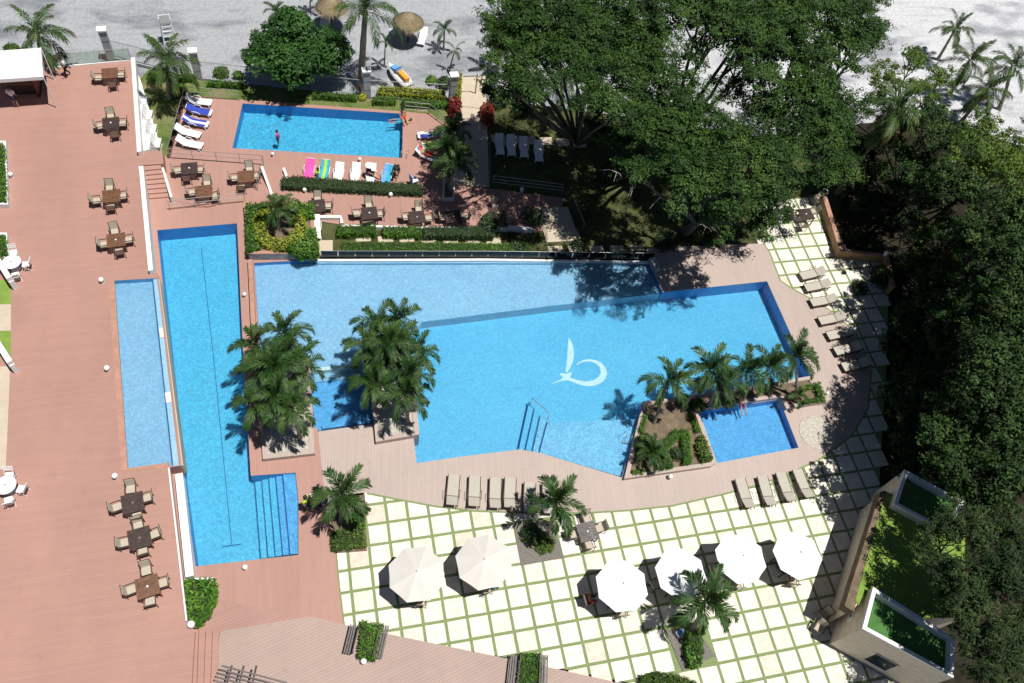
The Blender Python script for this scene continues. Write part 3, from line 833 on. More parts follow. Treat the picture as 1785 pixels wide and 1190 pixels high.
fence('thin bar fence between the glass balustrade and the coconut palm', [(200, 101), (343, 137)])
fence('thin bar fence behind the round dense tree', [(352, 137), (470, 150), (636, 169)])
fence('thin bar fence in front of the jet ski', [(645, 169), (784, 176)])
fence('bar fence in the shade behind the coconut palm under the big trees', [(852, 182), (960, 196), (1150, 214), (1400, 255)], 1.2, 0.3)
# grey pillar bits and rail under the trees
t = thing('path_gate', 'dark gate post with thin frame where the pale path meets the beach', 'gate', at(828, 166, -0.2))
MB().box((0, 0, 1.0), (0.07, 0.07, 2.0)).build('post', M['darkmetal'], t); MB().box((-0.55, 0, 1.9), (1.1, 0.05, 0.05)).build('frame', M['darkmetal'], t)

# ---- planters
def planter(label, px, z1, wmat, soil, cap=None, w=0.25, z0=-0.3, zs=None, stone=None):
    P = ccw([tuple(p[:2]) for p in W(px, z1)])
    t = thing('planter', label, 'planter', (P[0][0], P[0][1], z0))
    def loc(mb):
        mb.v = [(v[0] - P[0][0], v[1] - P[0][1], v[2] - z0) for v in mb.v]; return mb
    inn = offset(P, w)
    mb = MB(); n = len(P)
    for i in range(n):
        a, b = P[i], P[(i + 1) % n]
        mb.add([(a[0], a[1], z0), (b[0], b[1], z0), (b[0], b[1], z1 - 0.05), (a[0], a[1], z1 - 0.05)], [(0, 1, 2, 3)])
    loc(mb).build('wall_body', stone or wmat, t)
    mb = MB().sheet([P, inn], z1)
    for i in range(n):
        a, b = P[i], P[(i + 1) % n]
        mb.add([(a[0], a[1], z1 - 0.06), (b[0], b[1], z1 - 0.06), (b[0], b[1], z1), (a[0], a[1], z1)], [(0, 1, 2, 3)])
        a, b = inn[i], inn[(i + 1) % n]
        mb.add([(a[0], a[1], z1 - 0.15), (b[0], b[1], z1 - 0.15), (b[0], b[1], z1), (a[0], a[1], z1)], [(3, 2, 1, 0)])
    loc(mb).build('coping', cap or wmat, t)
    loc(MB().sheet([inn], z1 - 0.08 if zs is None else zs)).build('soil', soil, t)
    return t
planter('square raised planter full of yellow shrubs at the corner of the large pool', [(425, 352), (545, 352), (552, 442), (432, 442)], 0.65, M['terracotta'], M['soil'], stone=M['stone'])
planter('pink planter with pebbles under the left palm cluster', [(449, 640), (540, 625), (549, 790), (458, 800)], 0.35, M['pale'], M['pebble'], M['pale'], 0.3, -1.0)
planter('pink planter with pebbles under the palm cluster in the large pool', [(640, 610), (716, 600), (731, 757), (655, 770)], 0.4, M['pale'], M['pebble'], M['pale'], 0.3, -1.1)
ISL = [(1121, 700), (1255, 682), (1412, 655), (1441, 700), (1371, 712), (1361, 692), (1216, 713), (1249, 806), (1240, 812), (1088, 834)]
planter('pink kite shaped island planter with palms between the two right pools', ISL, 0.32, M['pale'], M['soil'], M['pale'], 0.24, -1.1)
planter('white planter box at the left frame edge near the bar tent', [(-30, 245), (10, 245), (14, 356), (-30, 356)], TZ + 0.4, M['white'], M['soil'], None, 0.16, TZ)
planter('white planter box behind the upper round white table', [(-30, 405), (12, 405), (16, 450), (-30, 450)], TZ + 0.4, M['white'], M['soil'], None, 0.16, TZ)
planter('narrow white planter box with a palm on the shaded red deck', [(773, 311), (794, 311), (792, 346), (771, 346)], 0.3, M['white'], M['soil'], None, 0.12, 0)
planter('white planter of leafy plants at the lower end of the upper terrace', [(322, 1008), (372, 1006), (368, 1040), (336, 1086), (326, 1082)], 0.3, M['white'], M['soil'], None, 0.1, 0)

# ---- things at the left frame edge: turf strips, paving and white beams of the hotel
struct('turf_strip', MB().sheet([W([(-30, 488), (18, 488), (19, 531), (-30, 533)], TZ + 0.006)], TZ + 0.006), M['turf'])
struct('turf_strip', MB().sheet([W([(-30, 578), (19, 576), (19, 622), (-30, 622)], TZ + 0.006)], TZ + 0.006), M['turf'])
struct('beige_paving', MB().sheet([W([(-60, 531), (19, 530), (19, 576), (-60, 578)], TZ + 0.008)], TZ + 0.008), M['beige'])
struct('beige_paving', MB().sheet([W([(-60, 640), (18, 638), (10, 818), (-60, 818)], TZ + 0.008)], TZ + 0.008), M['beige'])
for lab, px in (('white slanting beam above the turf strip at the left frame edge', [(-40, 540), (18, 632)]), ('white slanting beam beside the upper round white table', [(-40, 395), (17, 486)])):
    a, b = W(px, TZ + 1.0)
    t = thing('canopy_beam', lab, 'beam', (b.x, b.y, TZ)); d = a - b
    ang = math.atan2(d.y, d.x)
    MB().box((d.x / 2, d.y / 2, 0.95), (d.length, 0.3, 0.35), ang).build('beam', M['white'], t)
    MB().box((0.02 * d.x, 0.02 * d.y, 0.4), (0.28, 0.28, 0.8), ang).build('post', M['white'], t)

# ---- bar tent
tp = W([(-60, 92), (71, 83), (75, 133), (-60, 142)], TZ + 2.7)
t = thing('bar_tent', 'white canvas bar tent at the left end of the upper terrace', 'tent', at(20, 165, TZ))
o0 = Vector(t.location)
ctr = sum(tp, Vector()) / 4
apex = ctr + Vector((0, 0, 0.55))
rf = MB()
for i in range(4):
    a, b = tp[i] - o0, tp[(i + 1) % 4] - o0
    rf.add([a, b, apex - o0], [(0, 1, 2)] if (b - a).cross(apex - o0 - a).z > 0 else [(0, 2, 1)])
rf.build('roof', M['canvas'], t)
va = MB()
for i in range(4):
    a, b = tp[i] - o0, tp[(i + 1) % 4] - o0
    dz = Vector((0, 0, -0.28)); va.add([a, b, b + dz, a + dz], [(0, 1, 2, 3)])
va.build('valance', M['canvas'], t)
for p in tp:
    q = p - o0; MB().tube([(q.x, q.y, 0), (q.x, q.y, 2.7)], 0.04, 8).build('post', M['white'], t)
pb = at(40, 163, TZ)
t = thing('bar_counter', 'small wooden bar counter with bottles under the white tent', 'bar', pb)
MB().box((0, 0.2, 0.5), (1.8, 0.5, 1.0)).build('front', M['darkwood'], t); MB().box((0, 0.1, 1.03), (2.0, 0.75, 0.06)).build('counter_top', M['teak'], t)
for k in range(6):
    MB().lathe((-0.7 + k * 0.27, 0.2, 1.06), [(0.045, 0), (0.045, 0.2), (0.015, 0.26), (0.015, 0.32), (0.001, 0.32)], 8).build('bottle', [M['turf'], M['whitec'], M['teak']][k % 3], t)
t = thing('bar_screen', 'dark red screen panel under the right side of the tent', 'screen', at(69, 160, TZ))
MB().box((0, 0.6, 0.9), (0.08, 2.2, 1.8)).build('panel', simple('maroon_panel', (0.12, 0.03, 0.025), 0.7), t); MB().box((0, 0.6, 0.04), (0.2, 2.3, 0.08)).build('foot', M['darkwood'], t)

# ---- small building with turf roofs
def block(px, z0, z1, wallm, turf, par=0.22, depth=0.35, parent=None):
    P = ccw([tuple(p[:2]) for p in W(px, z1)])
    mb = MB()
    n = len(P)
    for i in range(n):
        a, b = P[i], P[(i + 1) % n]
        mb.add([(a[0], a[1], z0), (b[0], b[1], z0), (b[0], b[1], z1 - 0.12), (a[0], a[1], z1 - 0.12)], [(0, 1, 2, 3)])
    w = mb.build('wall', wallm, parent)
    inn = offset(P, par)
    mb = MB().sheet([P, inn], z1)
    for i in range(n):
        a, b = P[i], P[(i + 1) % n]
        mb.add([(a[0], a[1], z1 - 0.12), (b[0], b[1], z1 - 0.12), (b[0], b[1], z1), (a[0], a[1], z1)], [(0, 1, 2, 3)])
        a, b = inn[i], inn[(i + 1) % n]
        mb.add([(a[0], a[1], z1 - depth), (b[0], b[1], z1 - depth), (b[0], b[1], z1), (a[0], a[1], z1)], [(3, 2, 1, 0)])
    mb.build('parapet', M['white'], parent)
    MB().sheet([inn], z1 - depth).build('roof', turf, parent)
    return w
def c8(pts): return [(1200 + x * 0.3445, 780 + y * 0.3445) for x, y in pts]
bd = thing('service_building', 'small stone clad building with sunken turf roofs under the mango tree', 'building', (0, 0, 0))
wl1 = block(c8([(935, 705), (1350, 965), (1342, 1165), (880, 915)]), -0.1, 3.8, M['wallstone'], M['turf2'], 0.2, 0.5, bd)
block(c8([(1097, 110), (1400, 275), (1300, 425), (1040, 285)]), -0.1, 3.8, M['wallstone'], M['turf2'], 0.2, 0.5, bd)
mid = c8([(1000, 222), (1400, 370), (1400, 860), (1100, 860), (885, 745), (840, 815)])
MB().prism([tuple(p[:2]) for p in W(mid, 3.15)], -0.1, 3.15).build('wall', M['wallstone'], bd)
MB().prism([tuple(p[:2]) for p in W(c8([(1000, 222), (1400, 370), (1400, 860), (1100, 860), (885, 745), (860, 800), (845, 770)]), 3.2)], 3.1, 3.2).build('roof', M['turf'], bd)
MB().prism([tuple(p[:2]) for p in W(c8([(972, 222), (1002, 218), (847, 795), (838, 830), (790, 800)]), 3.18)], 2.5, 3.18).build('planting_trough', M['soil'], bd)
# window and plaque set into the faces of the near block
D0, A0, C0 = at(*c8([(880, 915)])[0], 3.8), at(*c8([(935, 705)])[0], 3.8), at(*c8([(1342, 1165)])[0], 3.8)
def onface(p, q, t0, t1, z0, z1, out, th):
    a, b = p.lerp(q, t0), p.lerp(q, t1); e = (q - p).normalized(); nn = Vector((e.y, -e.x, 0))
    if (nn.dot(Vector((CAM_C.x, CAM_C.y, 0)) - p) < 0): nn = -nn
    a2, b2 = a + nn * out, b + nn * out; a1, b1 = a - nn * th, b - nn * th
    return MB().add([(a1.x, a1.y, z0), (b1.x, b1.y, z0), (b2.x, b2.y, z0), (a2.x, a2.y, z0), (a1.x, a1.y, z1), (b1.x, b1.y, z1), (b2.x, b2.y, z1), (a2.x, a2.y, z1)],
                    [(3, 2, 1, 0), (4, 5, 6, 7), (0, 1, 5, 4), (1, 2, 6, 5), (2, 3, 7, 6), (3, 0, 4, 7)])
wd = onface(D0, C0, 0.36, 0.60, 0.7, 2.0, 0.03, 0.02).build('window', M['windowglass'], bd)
onface(D0, C0, 0.35, 0.61, 0.62, 0.70, 0.06, 0.02).build('sill', M['white'], wd)
onface(D0, C0, 0.35, 0.61, 2.0, 2.06, 0.05, 0.02).build('lintel', M['pillar'], wd)
pq = onface(D0, A0, 0.38, 0.62, 1.7, 2.35, 0.03, 0.02).build('plaque', M['whitec'], bd)
onface(D0, A0, 0.47, 0.53, 1.85, 2.15, 0.04, 0.0).build('pictogram', M['darkmetal'], pq)
onface(D0, C0, 0.0, 1.0, -0.1, 0.15, 0.04, 0.01).build('plinth', M['stone'], bd)

# ================================================================== FURNITURE
def proto_hide(root):
    return root

def make_table(mat, s=1.0, hole=True):
    t = thing('square_table', 'x', 'table')
    n = 9
    for k in range(n):
        y = (-0.5 + (k + 0.5) / n) * s
        MB().box((0, y, 0.73), (s - 0.1, s / n - 0.016, 0.025)).build('slat', mat, t)
    fr = MB()
    for d in (-1, 1):
        fr.box((d * (s / 2 - 0.025), 0, 0.728), (0.07, s, 0.04)); fr.box((0, d * (s / 2 - 0.02), 0.705), (s - 0.12, 0.04, 0.05))
    fr.build('frame', mat, t)
    for dx in (-1, 1):
        for dy in (-1, 1):
            MB().box((dx * (s / 2 - 0.06), dy * (s / 2 - 0.06), 0.34), (0.06, 0.06, 0.68)).build('leg', mat, t)
    return t
TB = {}
def place_table(kind, p, rz, label, s=1.05, cap=False):
    mat = {'brown': 'teak', 'dark': 'darkwood', 'grey': 'greywood'}[kind]
    if kind not in TB:
        o = make_table(M[mat], s); TB[kind] = o
    else: o = copy_tree(TB[kind])
    o.location = p; o.rotation_euler = (0, 0, rz); tag(o, label, 'table', 'square slatted tables')
    if cap: MB().lathe((0, 0, 0.744), [(0.06, 0), (0.06, 0.02), (0.04, 0.06), (0.001, 0.06)], 10).build('parasol_cap', M['whitec'], o)
    return o

def make_chair():
    t = thing('armchair', 'x', 'chair')                      # faces +x
    MB().box((0.0, 0, 0.43), (0.46, 0.46, 0.06)).build('seat', M['cushion'], t)
    m = Matrix.Rotation(R(-14), 3, 'Y')
    MB().box((-0.27, 0, 0.70), (0.05, 0.46, 0.50), 0, m).build('backrest', M['cushion'], t)
    for dy in (-1, 1):
        MB().tube([(0.22, dy * 0.26, 0), (0.22, dy * 0.26, 0.62)], 0.02, 6).build('leg', M['frame'], t)
        MB().tube([(-0.28, dy * 0.26, 0), (-0.24, dy * 0.26, 0.45), (-0.35, dy * 0.26, 0.96)], 0.02, 6).build('leg', M['frame'], t)
        MB().box((-0.02, dy * 0.26, 0.64), (0.54, 0.05, 0.03)).build('armrest', M['frame'], t)
    MB().tube([(-0.35, -0.26, 0.96), (-0.35, 0.26, 0.96)], 0.02, 6).build('top_rail', M['frame'], t)
    return t
CH = [None]
def place_chair(p, face, label, tilt=0):
    if CH[0] is None: CH[0] = make_chair(); o = CH[0]
    else: o = copy_tree(CH[0])
    o.location = p; o.rotation_euler = (0, 0, face); tag(o, label, 'chair', 'beige armchairs with dark frames')
    return o

# table centre pixel, level, kind, rotation, phrase, chairs {side: pixel}
SETS = [
 ((191, 127), TZ, 'brown', 4, 'terrace table nearest the glass balustrade', dict(left=(171, 135), right=(211, 130), near=(196, 146))),
 ((193, 214), TZ, 'dark', 4, 'second terrace table below the balustrade', dict(far=(193, 199), left=(175, 219), right=(214, 214), near=(200, 233))),
 ((194, 341), TZ, 'brown', 4, 'terrace table left of the red stairs', dict(far=(191, 326), left=(165, 349), right=(213, 341), near=(193, 360))),
 ((202, 418), TZ, 'brown', 5, 'terrace table just above the pale pool', dict(far=(200, 401), left=(181, 425), right=(224, 417), near=(208, 437))),
 ((231, 876), TZ, 'dark', 8, 'upper of three tables beside the lap pool', dict(far=(228, 851), left=(204, 884), right=(256, 868), near=(239, 896))),
 ((243, 937), TZ, 'dark', 9, 'middle of three tables beside the lap pool', dict(far=(241, 915), left=(217, 946), right=(270, 931), near=(249, 958))),
 ((257, 1022), TZ, 'brown', 10, 'lowest of three tables beside the lap pool', dict(far=(255, 993), left=(228, 1028), right=(284, 1016), near=(262, 1047))),
 ((330, 293), 0, 'dark', 2, 'deck table nearest the red stairs', dict(left=(310, 297), right=(348, 296), near=(325, 308))),
 ((355, 333), 0, 'brown', 4, 'deck table behind the ramp railing', dict(far=(361, 318), left=(335, 335), right=(374, 342))),
 ((429, 307), 0, 'brown', 2, 'deck table beside the end of the thin railing', dict(far=(435, 294), left=(409, 310), right=(443, 307), near=(421, 325))),
 ((553, 358), 0, 'dark', 2, 'dark table beside the round yellow planter', dict(far=(554, 346), right=(572, 359))),
 ((644, 371), 0, 'dark', 2, 'dark table above the sunny clipped hedge', dict(far=(643, 356), left=(622, 372), right=(662, 373), near=(638, 385))),
 ((727, 378), 0, 'dark', 2, 'dark table half in the tree shade', dict(far=(730, 363), left=(708, 378), right=(748, 380))),
 ((790, 377), 0, 'dark', 2, 'first fully shaded table of the red deck', dict(left=(773, 378), right=(811, 377))),
 ((868, 371), 0, 'dark', 2, 'last shaded table near the white bench wall', dict(far=(863, 357), right=(887, 381))),
 ((1405, 373), 0, 'dark', 2, 'dark table beside the ochre wall', dict(left=(1385, 373), near=(1400, 392), right=(1423, 368))),
 ((1024, 926), 0, 'grey', 6, 'grey table beside the square palm bed', dict(far=(1023, 903), left=(1000, 931), right=(1046, 920), near=(1027, 949))),
]
SIDE = dict(left='left', right='right', far='far', near='near')
for c, z, kind, rot, phrase, chairs in SETS:
    p = at(c[0], c[1], z + 0.73); p.z = z
    place_table(kind, p, R(rot), f'{"brown" if kind == "brown" else "dark grey-brown" if kind == "dark" else "grey"} square slatted {phrase}' if phrase.split()[0] not in ('dark', 'grey') else 'square slatted ' + phrase, cap=(c[1] % 2 == 0 or c[1] > 900))
    for side, (x, y) in chairs.items():
        q = at(x, y, z + 0.5); q.z = z
        d = p - q
        base = {'left': 0, 'right': math.pi, 'far': -math.pi / 2, 'near': math.pi / 2}[side]
        k = {'left': Vector((-1, 0, 0)), 'right': Vector((1, 0, 0)), 'far': Vector((0, 1, 0)), 'near': Vector((0, -1, 0))}[side]
        # keep the chair clear of the table edge
        dist = max(0.62, (q - p).dot(k))
        lat = (q - p) - k * (q - p).dot(k)
        q = p + k * min(dist, 0.95) + lat
        place_chair(q, base + R(rot) + random.uniform(-.12, .12), f'beige armchair, {side} side, at the {phrase}')

# white round tables with folding chairs at the left edge
def folding_chair(label, p, face):
    t = thing('folding_chair', label, 'chair', p, face, 'white folding chairs')
    for k in range(4): MB().box((-0.17 + k * 0.11, 0, 0.44), (0.085, 0.40, 0.025)).build('seat_slat', M['plastic'], t)
    for k in range(3): MB().box((-0.27 - k * 0.03, 0, 0.60 + k * 0.12), (0.025, 0.40, 0.08)).build('back_slat', M['plastic'], t)
    for dy in (-1, 1):
        MB().tube([(0.22, dy * 0.21, 0), (-0.36, dy * 0.21, 0.90)], 0.018, 6).build('leg', M['plastic'], t)
        MB().tube([(-0.24, dy * 0.19, 0), (0.18, dy * 0.19, 0.44)], 0.018, 6).build('leg', M['plastic'], t)
for (tc, ph, chs) in (((20, 456), 'upper', dict(far=(23, 440), right=(45, 460), near=(27, 479))), ((9, 845), 'lower', dict(far=(16, 829), right=(37, 852), near=(15, 872)))):
    p = at(tc[0], tc[1], TZ + 0.72); p.z = TZ
    t = thing('round_table', f'white round table at the left frame edge, the {ph} of the two', 'table', p, 0, 'white round tables')
    MB().lathe((0, 0, 0.70), [(0.05, -0.02), (0.50, -0.02), (0.52, 0), (0.52, 0.02), (0.50, 0.035), (0.001, 0.035)], 28).build('table_top', M['plastic'], t)
    MB().lathe((0, 0, 0), [(0.28, 0), (0.28, 0.03), (0.05, 0.06), (0.04, 0.68)], 14).build('pedestal', M['plastic'], t)
    MB().lathe((0, 0, 0.735), [(0.05, 0), (0.05, 0.04), (0.03, 0.05), (0.001, 0.05)], 10).build('parasol_cap', M['metal'], t)
    for side, (x, y) in chs.items():
        q = at(x, y, TZ + 0.45); q.z = TZ
        folding_chair(f'white folding chair on the {side} side of the {ph} white round table', q, math.atan2(p.y - q.y, p.x - q.x))

# parasols, each over a table with chairs
def parasol(label, px, r, mat, zc=2.75):
    c = at(px[0], px[1], zc); c.z = 0
    t = thing('parasol', label, 'parasol', c, R(random.uniform(-6, 6)) + R(22.5), 'octagonal parasols on the tiles')
    ze = 2.25
    for k in range(8):
        a0, a1 = k * math.pi / 4, (k + 1) * math.pi / 4
        rows = 5; vs_ = []; fs_ = []
        for i in range(rows + 1):
            f = max(i / rows, 0.02); rr = r * f
            z = zc + (ze - zc) * (f ** 1.08)
            for j in range(3):
                a = a0 + (a1 - a0) * j / 2
                cr = rr if j != 1 else rr * math.cos(math.pi / 8) * 0.985
                vs_.append((cr * math.cos(a), cr * math.sin(a), z - (0.03 * f if j == 1 else 0)))
        for i in range(rows):
            for j in range(2): fs_.append((i * 3 + j, (i + 1) * 3 + j, (i + 1) * 3 + j + 1, i * 3 + j + 1))
        MB().add(vs_, fs_).build('canopy_panel', mat, t)
        MB().tube([(0.04 * math.cos(a0), 0.04 * math.sin(a0), zc - 0.05), (r * 0.99 * math.cos(a0), r * 0.99 * math.sin(a0), ze - 0.03)], 0.012, 5).build('rib', M['teak'], t)
    MB().tube([(0, 0, 0.05), (0, 0, zc + 0.02)], 0.03, 8).build('pole', M['teak'], t)
    MB().ball((0, 0, zc + 0.05), 0.05, 8, 6).build('finial', mat, t)
    MB().lathe((0, 0, 0), [(0.32, 0), (0.32, 0.06), (0.06, 0.1), (0.05, 0.3), (0.001, 0.3)], 16).build('base', M['stone'], t)
    return c
PAR = [((727, 995), 1.50, 'cream', 'cream parasol nearest the red deck'), ((845, 974), 1.50, 'cream', 'cream parasol left of the square palm bed'),
       ((1088, 1016), 1.42, 'canvas', 'bright white parasol with a red-shirted guest'), ((1192, 995), 1.42, 'canvas', 'bright white parasol touched by palm shade'),
       ((1297, 968), 1.44, 'canvas', 'second bright white parasol from the stone building'), ((1397, 962), 1.40, 'canvas', 'bright white parasol nearest the stone building')]
for (px, r, mt, lab) in PAR:
    c = parasol(lab, px, r, M[mt])
    short = lab.replace('bright ', '')
    place_table('dark', c, R(8), 'dark square table under the ' + short)
    for k, nm in enumerate(('left', 'near', 'right', 'far')):
        if px[0] in (1397,) and k in (0, 3): continue
        v = [Vector((-0.9, 0.1, 0)), Vector((0.15, -0.92, 0)), Vector((0.9, 0.0, 0)), Vector((0.0, 0.92, 0))][k]
        if px[0] == 1088 and k == 0: v = Vector((-1.42, -0.02, 0)); RED_SEAT = c + v
        if px[0] == 1192 and k == 2: v = Vector((1.2, 1.0, 0))
        place_chair(c + v, [0, math.pi / 2, math.pi, -math.pi / 2][k] + random.uniform(-.3, .3), f'armchair on the {nm} side under the {short}')

# chairs standing at the wall of the stone building
for k, (x, y) in enumerate(((1436, 1070), (1428, 1094))):
    p = at(x, y, 0.45); p.z = 0
    place_chair(p, R(200 + 20 * k), ['upper', 'lower'][k] + ' armchair in the shade beside the stone building corner')

# sun loungers with slings
def make_lounger():
    t = thing('sun_lounger', 'x', 'lounger')                     # head towards +x, centred
    MB().box((-0.33, 0, 0.33), (1.28, 0.62, 0.035)).build('seat', M['sling'], t)
    m = Matrix.Rotation(R(-24), 3, 'Y')
    MB().box((0.61, 0, 0.46), (0.68, 0.62, 0.035), 0, m).build('backrest', M['sling'], t)
    for dy in (-1, 1):
        MB().box((-0.02, dy * 0.335, 0.31), (1.92, 0.045, 0.06)).build('side_rail', M['frame'], t)
        for x in (-0.85, 0.75): MB().box((x, dy * 0.335, 0.14), (0.045, 0.045, 0.28)).build('leg', M['frame'], t)
        MB().tube([(-0.05, dy * 0.36, 0.33), (-0.05, dy * 0.40, 0.52), (0.42, dy * 0.40, 0.52), (0.42, dy * 0.36, 0.33)], 0.016, 6).build('armrest', M['frame'], t)
    MB().box((0.30, 0, 0.34), (0.03, 0.66, 0.05)).build('cross_bar', M['frame'], t)
    MB().tube([(0.75, -0.3, 0.30), (0.72, -0.3, 0.48)], 0.014, 5).build('prop', M['frame'], t)
    return t
LG = [None]
def lounger(a, b, label, group='taupe sun loungers', z=0.02):
    """foot pixel a, head pixel b"""
    pa, pb = at(a[0], a[1], 0.35), at(b[0], b[1], 0.5)
    if LG[0] is None: LG[0] = make_lounger(); o = LG[0]
    else: o = copy_tree(LG[0])
    c = (pa + pb) / 2; c.z = z
    d = pb - pa
    o.location = c; o.rotation_euler = (0, 0, math.atan2(d.y, d.x)); tag(o, label, 'lounger', group)
    return o
for k, (a, b) in enumerate([((792, 826), (787, 884)), ((828, 828), (826, 886)), ((864, 831), (863, 889)), ((890, 832), (888, 887)), ((924, 840), (922, 896)), ((955, 842), (957, 897))]):
    lounger(a, b, ['leftmost', 'second from left', 'third from left', 'fourth from left', 'fifth from left', 'palm-shaded rightmost'][k] + ' taupe lounger on the pale deck by the two cream parasols')
for k, (a, b) in enumerate([((1291, 838), (1307, 882)), ((1330, 834), (1344, 878)), ((1362, 827), (1379, 871)), ((1391, 821), (1411, 865))]):
    lounger(a, b, ['leftmost', 'second from left', 'third from left', 'rightmost'][k] + ' of the four loungers below the small right pool')
for k, (a, b) in enumerate([((1393, 482), (1441, 469)), ((1401, 502), (1450, 491)), ((1411, 528), (1461, 517)), ((1425, 560), (1476, 548)), ((1440, 586), (1490, 573)), ((1453, 613), (1503, 600)), ((1468, 640), (1516, 628))]):
    lounger(a, b, ['uppermost', 'second', 'third', 'fourth', 'fifth', 'sixth, shaded', 'seventh, deeply shaded'][k] + ' lounger from the top right of the large pool corner')

# white plastic loungers
def make_white():
    t = thing('plastic_lounger', 'x', 'lounger')
    MB().box((-0.32, 0, 0.30), (1.22, 0.60, 0.05)).build('seat', M['plastic'], t)
    m = Matrix.Rotation(R(-38), 3, 'Y')
    MB().box((0.53, 0, 0.50), (0.72, 0.60, 0.05), 0, m).build('backrest', M['plastic'], t)
    for dy in (-1, 1):
        MB().tube([(-0.85, dy * 0.3, 0.0), (-0.70, dy * 0.3, 0.29)], 0.03, 6).build('leg', M['plastic'], t)
        MB().tube([(0.45, dy * 0.3, 0.0), (0.35, dy * 0.3, 0.29)], 0.03, 6).build('leg', M['plastic'], t)
        MB().tube([(-0.18, dy * 0.32, 0.30), (0.0, dy * 0.36, 0.50), (0.30, dy * 0.36, 0.52), (0.42, dy * 0.33, 0.42)], 0.025, 6).build('armrest', M['plastic'], t)
    return t
PL = [None]
def white_lounger(a, b, label, z=0.0, towel=None):
    pa, pb = at(a[0], a[1], z + 0.3), at(b[0], b[1], z + 0.5)
    if PL[0] is None: PL[0] = make_white(); o = PL[0]
    else: o = copy_tree(PL[0])
    c = (pa + pb) / 2; c.z = z; d = pb - pa
    o.location = c; o.rotation_euler = (0, 0, math.atan2(d.y, d.x)); tag(o, label, 'lounger', 'white plastic loungers')
    if towel:
        tw = thing('beach_towel', towel[1], 'towel', c, math.atan2(d.y, d.x))
        n = 12
        def strip(y0, y1, mat):
            vs_ = []; fs_ = []
            for i in range(n + 1):
                x = -0.85 + 1.62 * i / n
                z_ = 0.335 if x < 0.28 else 0.335 + (x - 0.28) * math.tan(R(38))
                if i == 0: z_ -= 0.12
                z_ += 0.012 + 0.008 * math.sin(i * 2.1)
                vs_ += [(x, y0, z_ - 0.0), (x, y1, z_ + 0.0)]
            for i in range(n): fs_.append((2 * i, 2 * i + 2, 2 * i + 3, 2 * i + 1))
            vs_ += [(v[0], v[1], v[2] - 0.012) for v in vs_]
            m_ = 2 * (n + 1)
            for i in range(n): fs_ += [(m_ + 2 * i + 1, m_ + 2 * i + 3, m_ + 2 * i + 2, m_ + 2 * i), (2 * i, m_ + 2 * i, m_ + 2 * i + 2, 2 * i + 2), (2 * i + 1, 2 * i + 3, m_ + 2 * i + 3, m_ + 2 * i + 1)]
            MB().add(vs_, fs_).build('stripe' if len(towel[0]) > 1 else 'cloth', mat, tw)
        ws = towel[0]; w = 0.62 / len(ws)
        for i, mt in enumerate(ws): strip(-0.31 + i * w, -0.31 + (i + 1) * w, M[mt])
    return o
left = [((364, 178), (327, 171), None, 'uppermost white lounger left of the small pool'), ((365, 196), (327, 187), (['blue'], 'royal blue towel on the second lounger left of the small pool'), 'white lounger under the upper blue towel'),
        ((358, 216), (322, 206), (['blue', 'whitec', 'blue'], 'blue and white towel on the third lounger left of the small pool'), 'white lounger under the blue and white towel'),
        ((343, 234), (310, 223), None, 'bare white lounger below the blue towels'), ((346, 253), (313, 243), None, 'lowest white lounger left of the small pool')]
for a, b, tw, lab in left: white_lounger(a, b, lab, 0, tw)
row = [((537, 307), (541, 284), (['pink'], 'pink towel on the leftmost lounger below the small pool'), 'leftmost white lounger below the small pool'), ((563, 310), (568, 285), (['teal', 'lime', 'teal'], 'turquoise and green striped towel beside the pink one'), 'white lounger under the striped towel below the small pool'),
       ((588, 313), (592, 291), None, 'first bare white lounger right of the striped towel'), ((618, 313), (621, 292), None, 'second bare white lounger right of the striped towel'),
       ((645, 314), (648, 293), None, 'white lounger with the person in a white hat'), ((672, 315), (677, 295), (['teal', 'cyan'], 'bright blue towel on the rightmost lounger below the small pool'), 'rightmost white lounger below the small pool')]
for a, b, tw, lab in row: white_lounger(a, b, lab, 0, tw)
white_lounger((732, 235), (768, 231), 'upper white lounger right of the small pool', 0, (['blue', 'whitec'], 'blue and white towel right of the small pool'))
white_lounger((741, 254), (775, 248), 'second white lounger right of the small pool', 0, (['lime'], 'lime green towel right of the small pool'))
white_lounger((760, 278), (727, 260), 'white lounger with the sunbather right of the small pool', 0, (['redc', 'teal', 'whitec'], 'red and blue striped towel under the sunbather'))
for k, (x, y) in enumerate(((872, 251), (892, 253), (914, 256), (940, 263))):
    white_lounger((x, y + 13), (x - 2, y - 13), ['leftmost', 'second', 'third', 'rightmost'][k] + ' white lounger on the lawn under the trees', -0.05)
white_lounger((734, 72), (739, 53), 'white lounger on the beach near the thatched shade', -0.45)
white_lounger((564, 48), (569, 30), 'pale lounger on the beach under the left thatched shade', -0.45)
p = at(722, 313, 0.4); p.z = 0
t = thing('pool_chair', 'white plastic chair with a blue back at the right end of the dark hedge', 'chair', p, R(20))
MB().box((0, 0, 0.42), (0.48, 0.48, 0.05)).build('seat', M['plastic'], t); MB().box((-0.26, 0, 0.68), (0.05, 0.48, 0.5)).build('backrest', M['cyan'], t)
for dx in (-1, 1):
    for dy in (-1, 1): MB().box((dx * 0.2, dy * 0.2, 0.2), (0.05, 0.05, 0.4)).build('leg', M['plastic'], t)
white_lounger((551, 406), (550, 384), 'single white lounger on the small patio right of the yellow planter', 0.0)

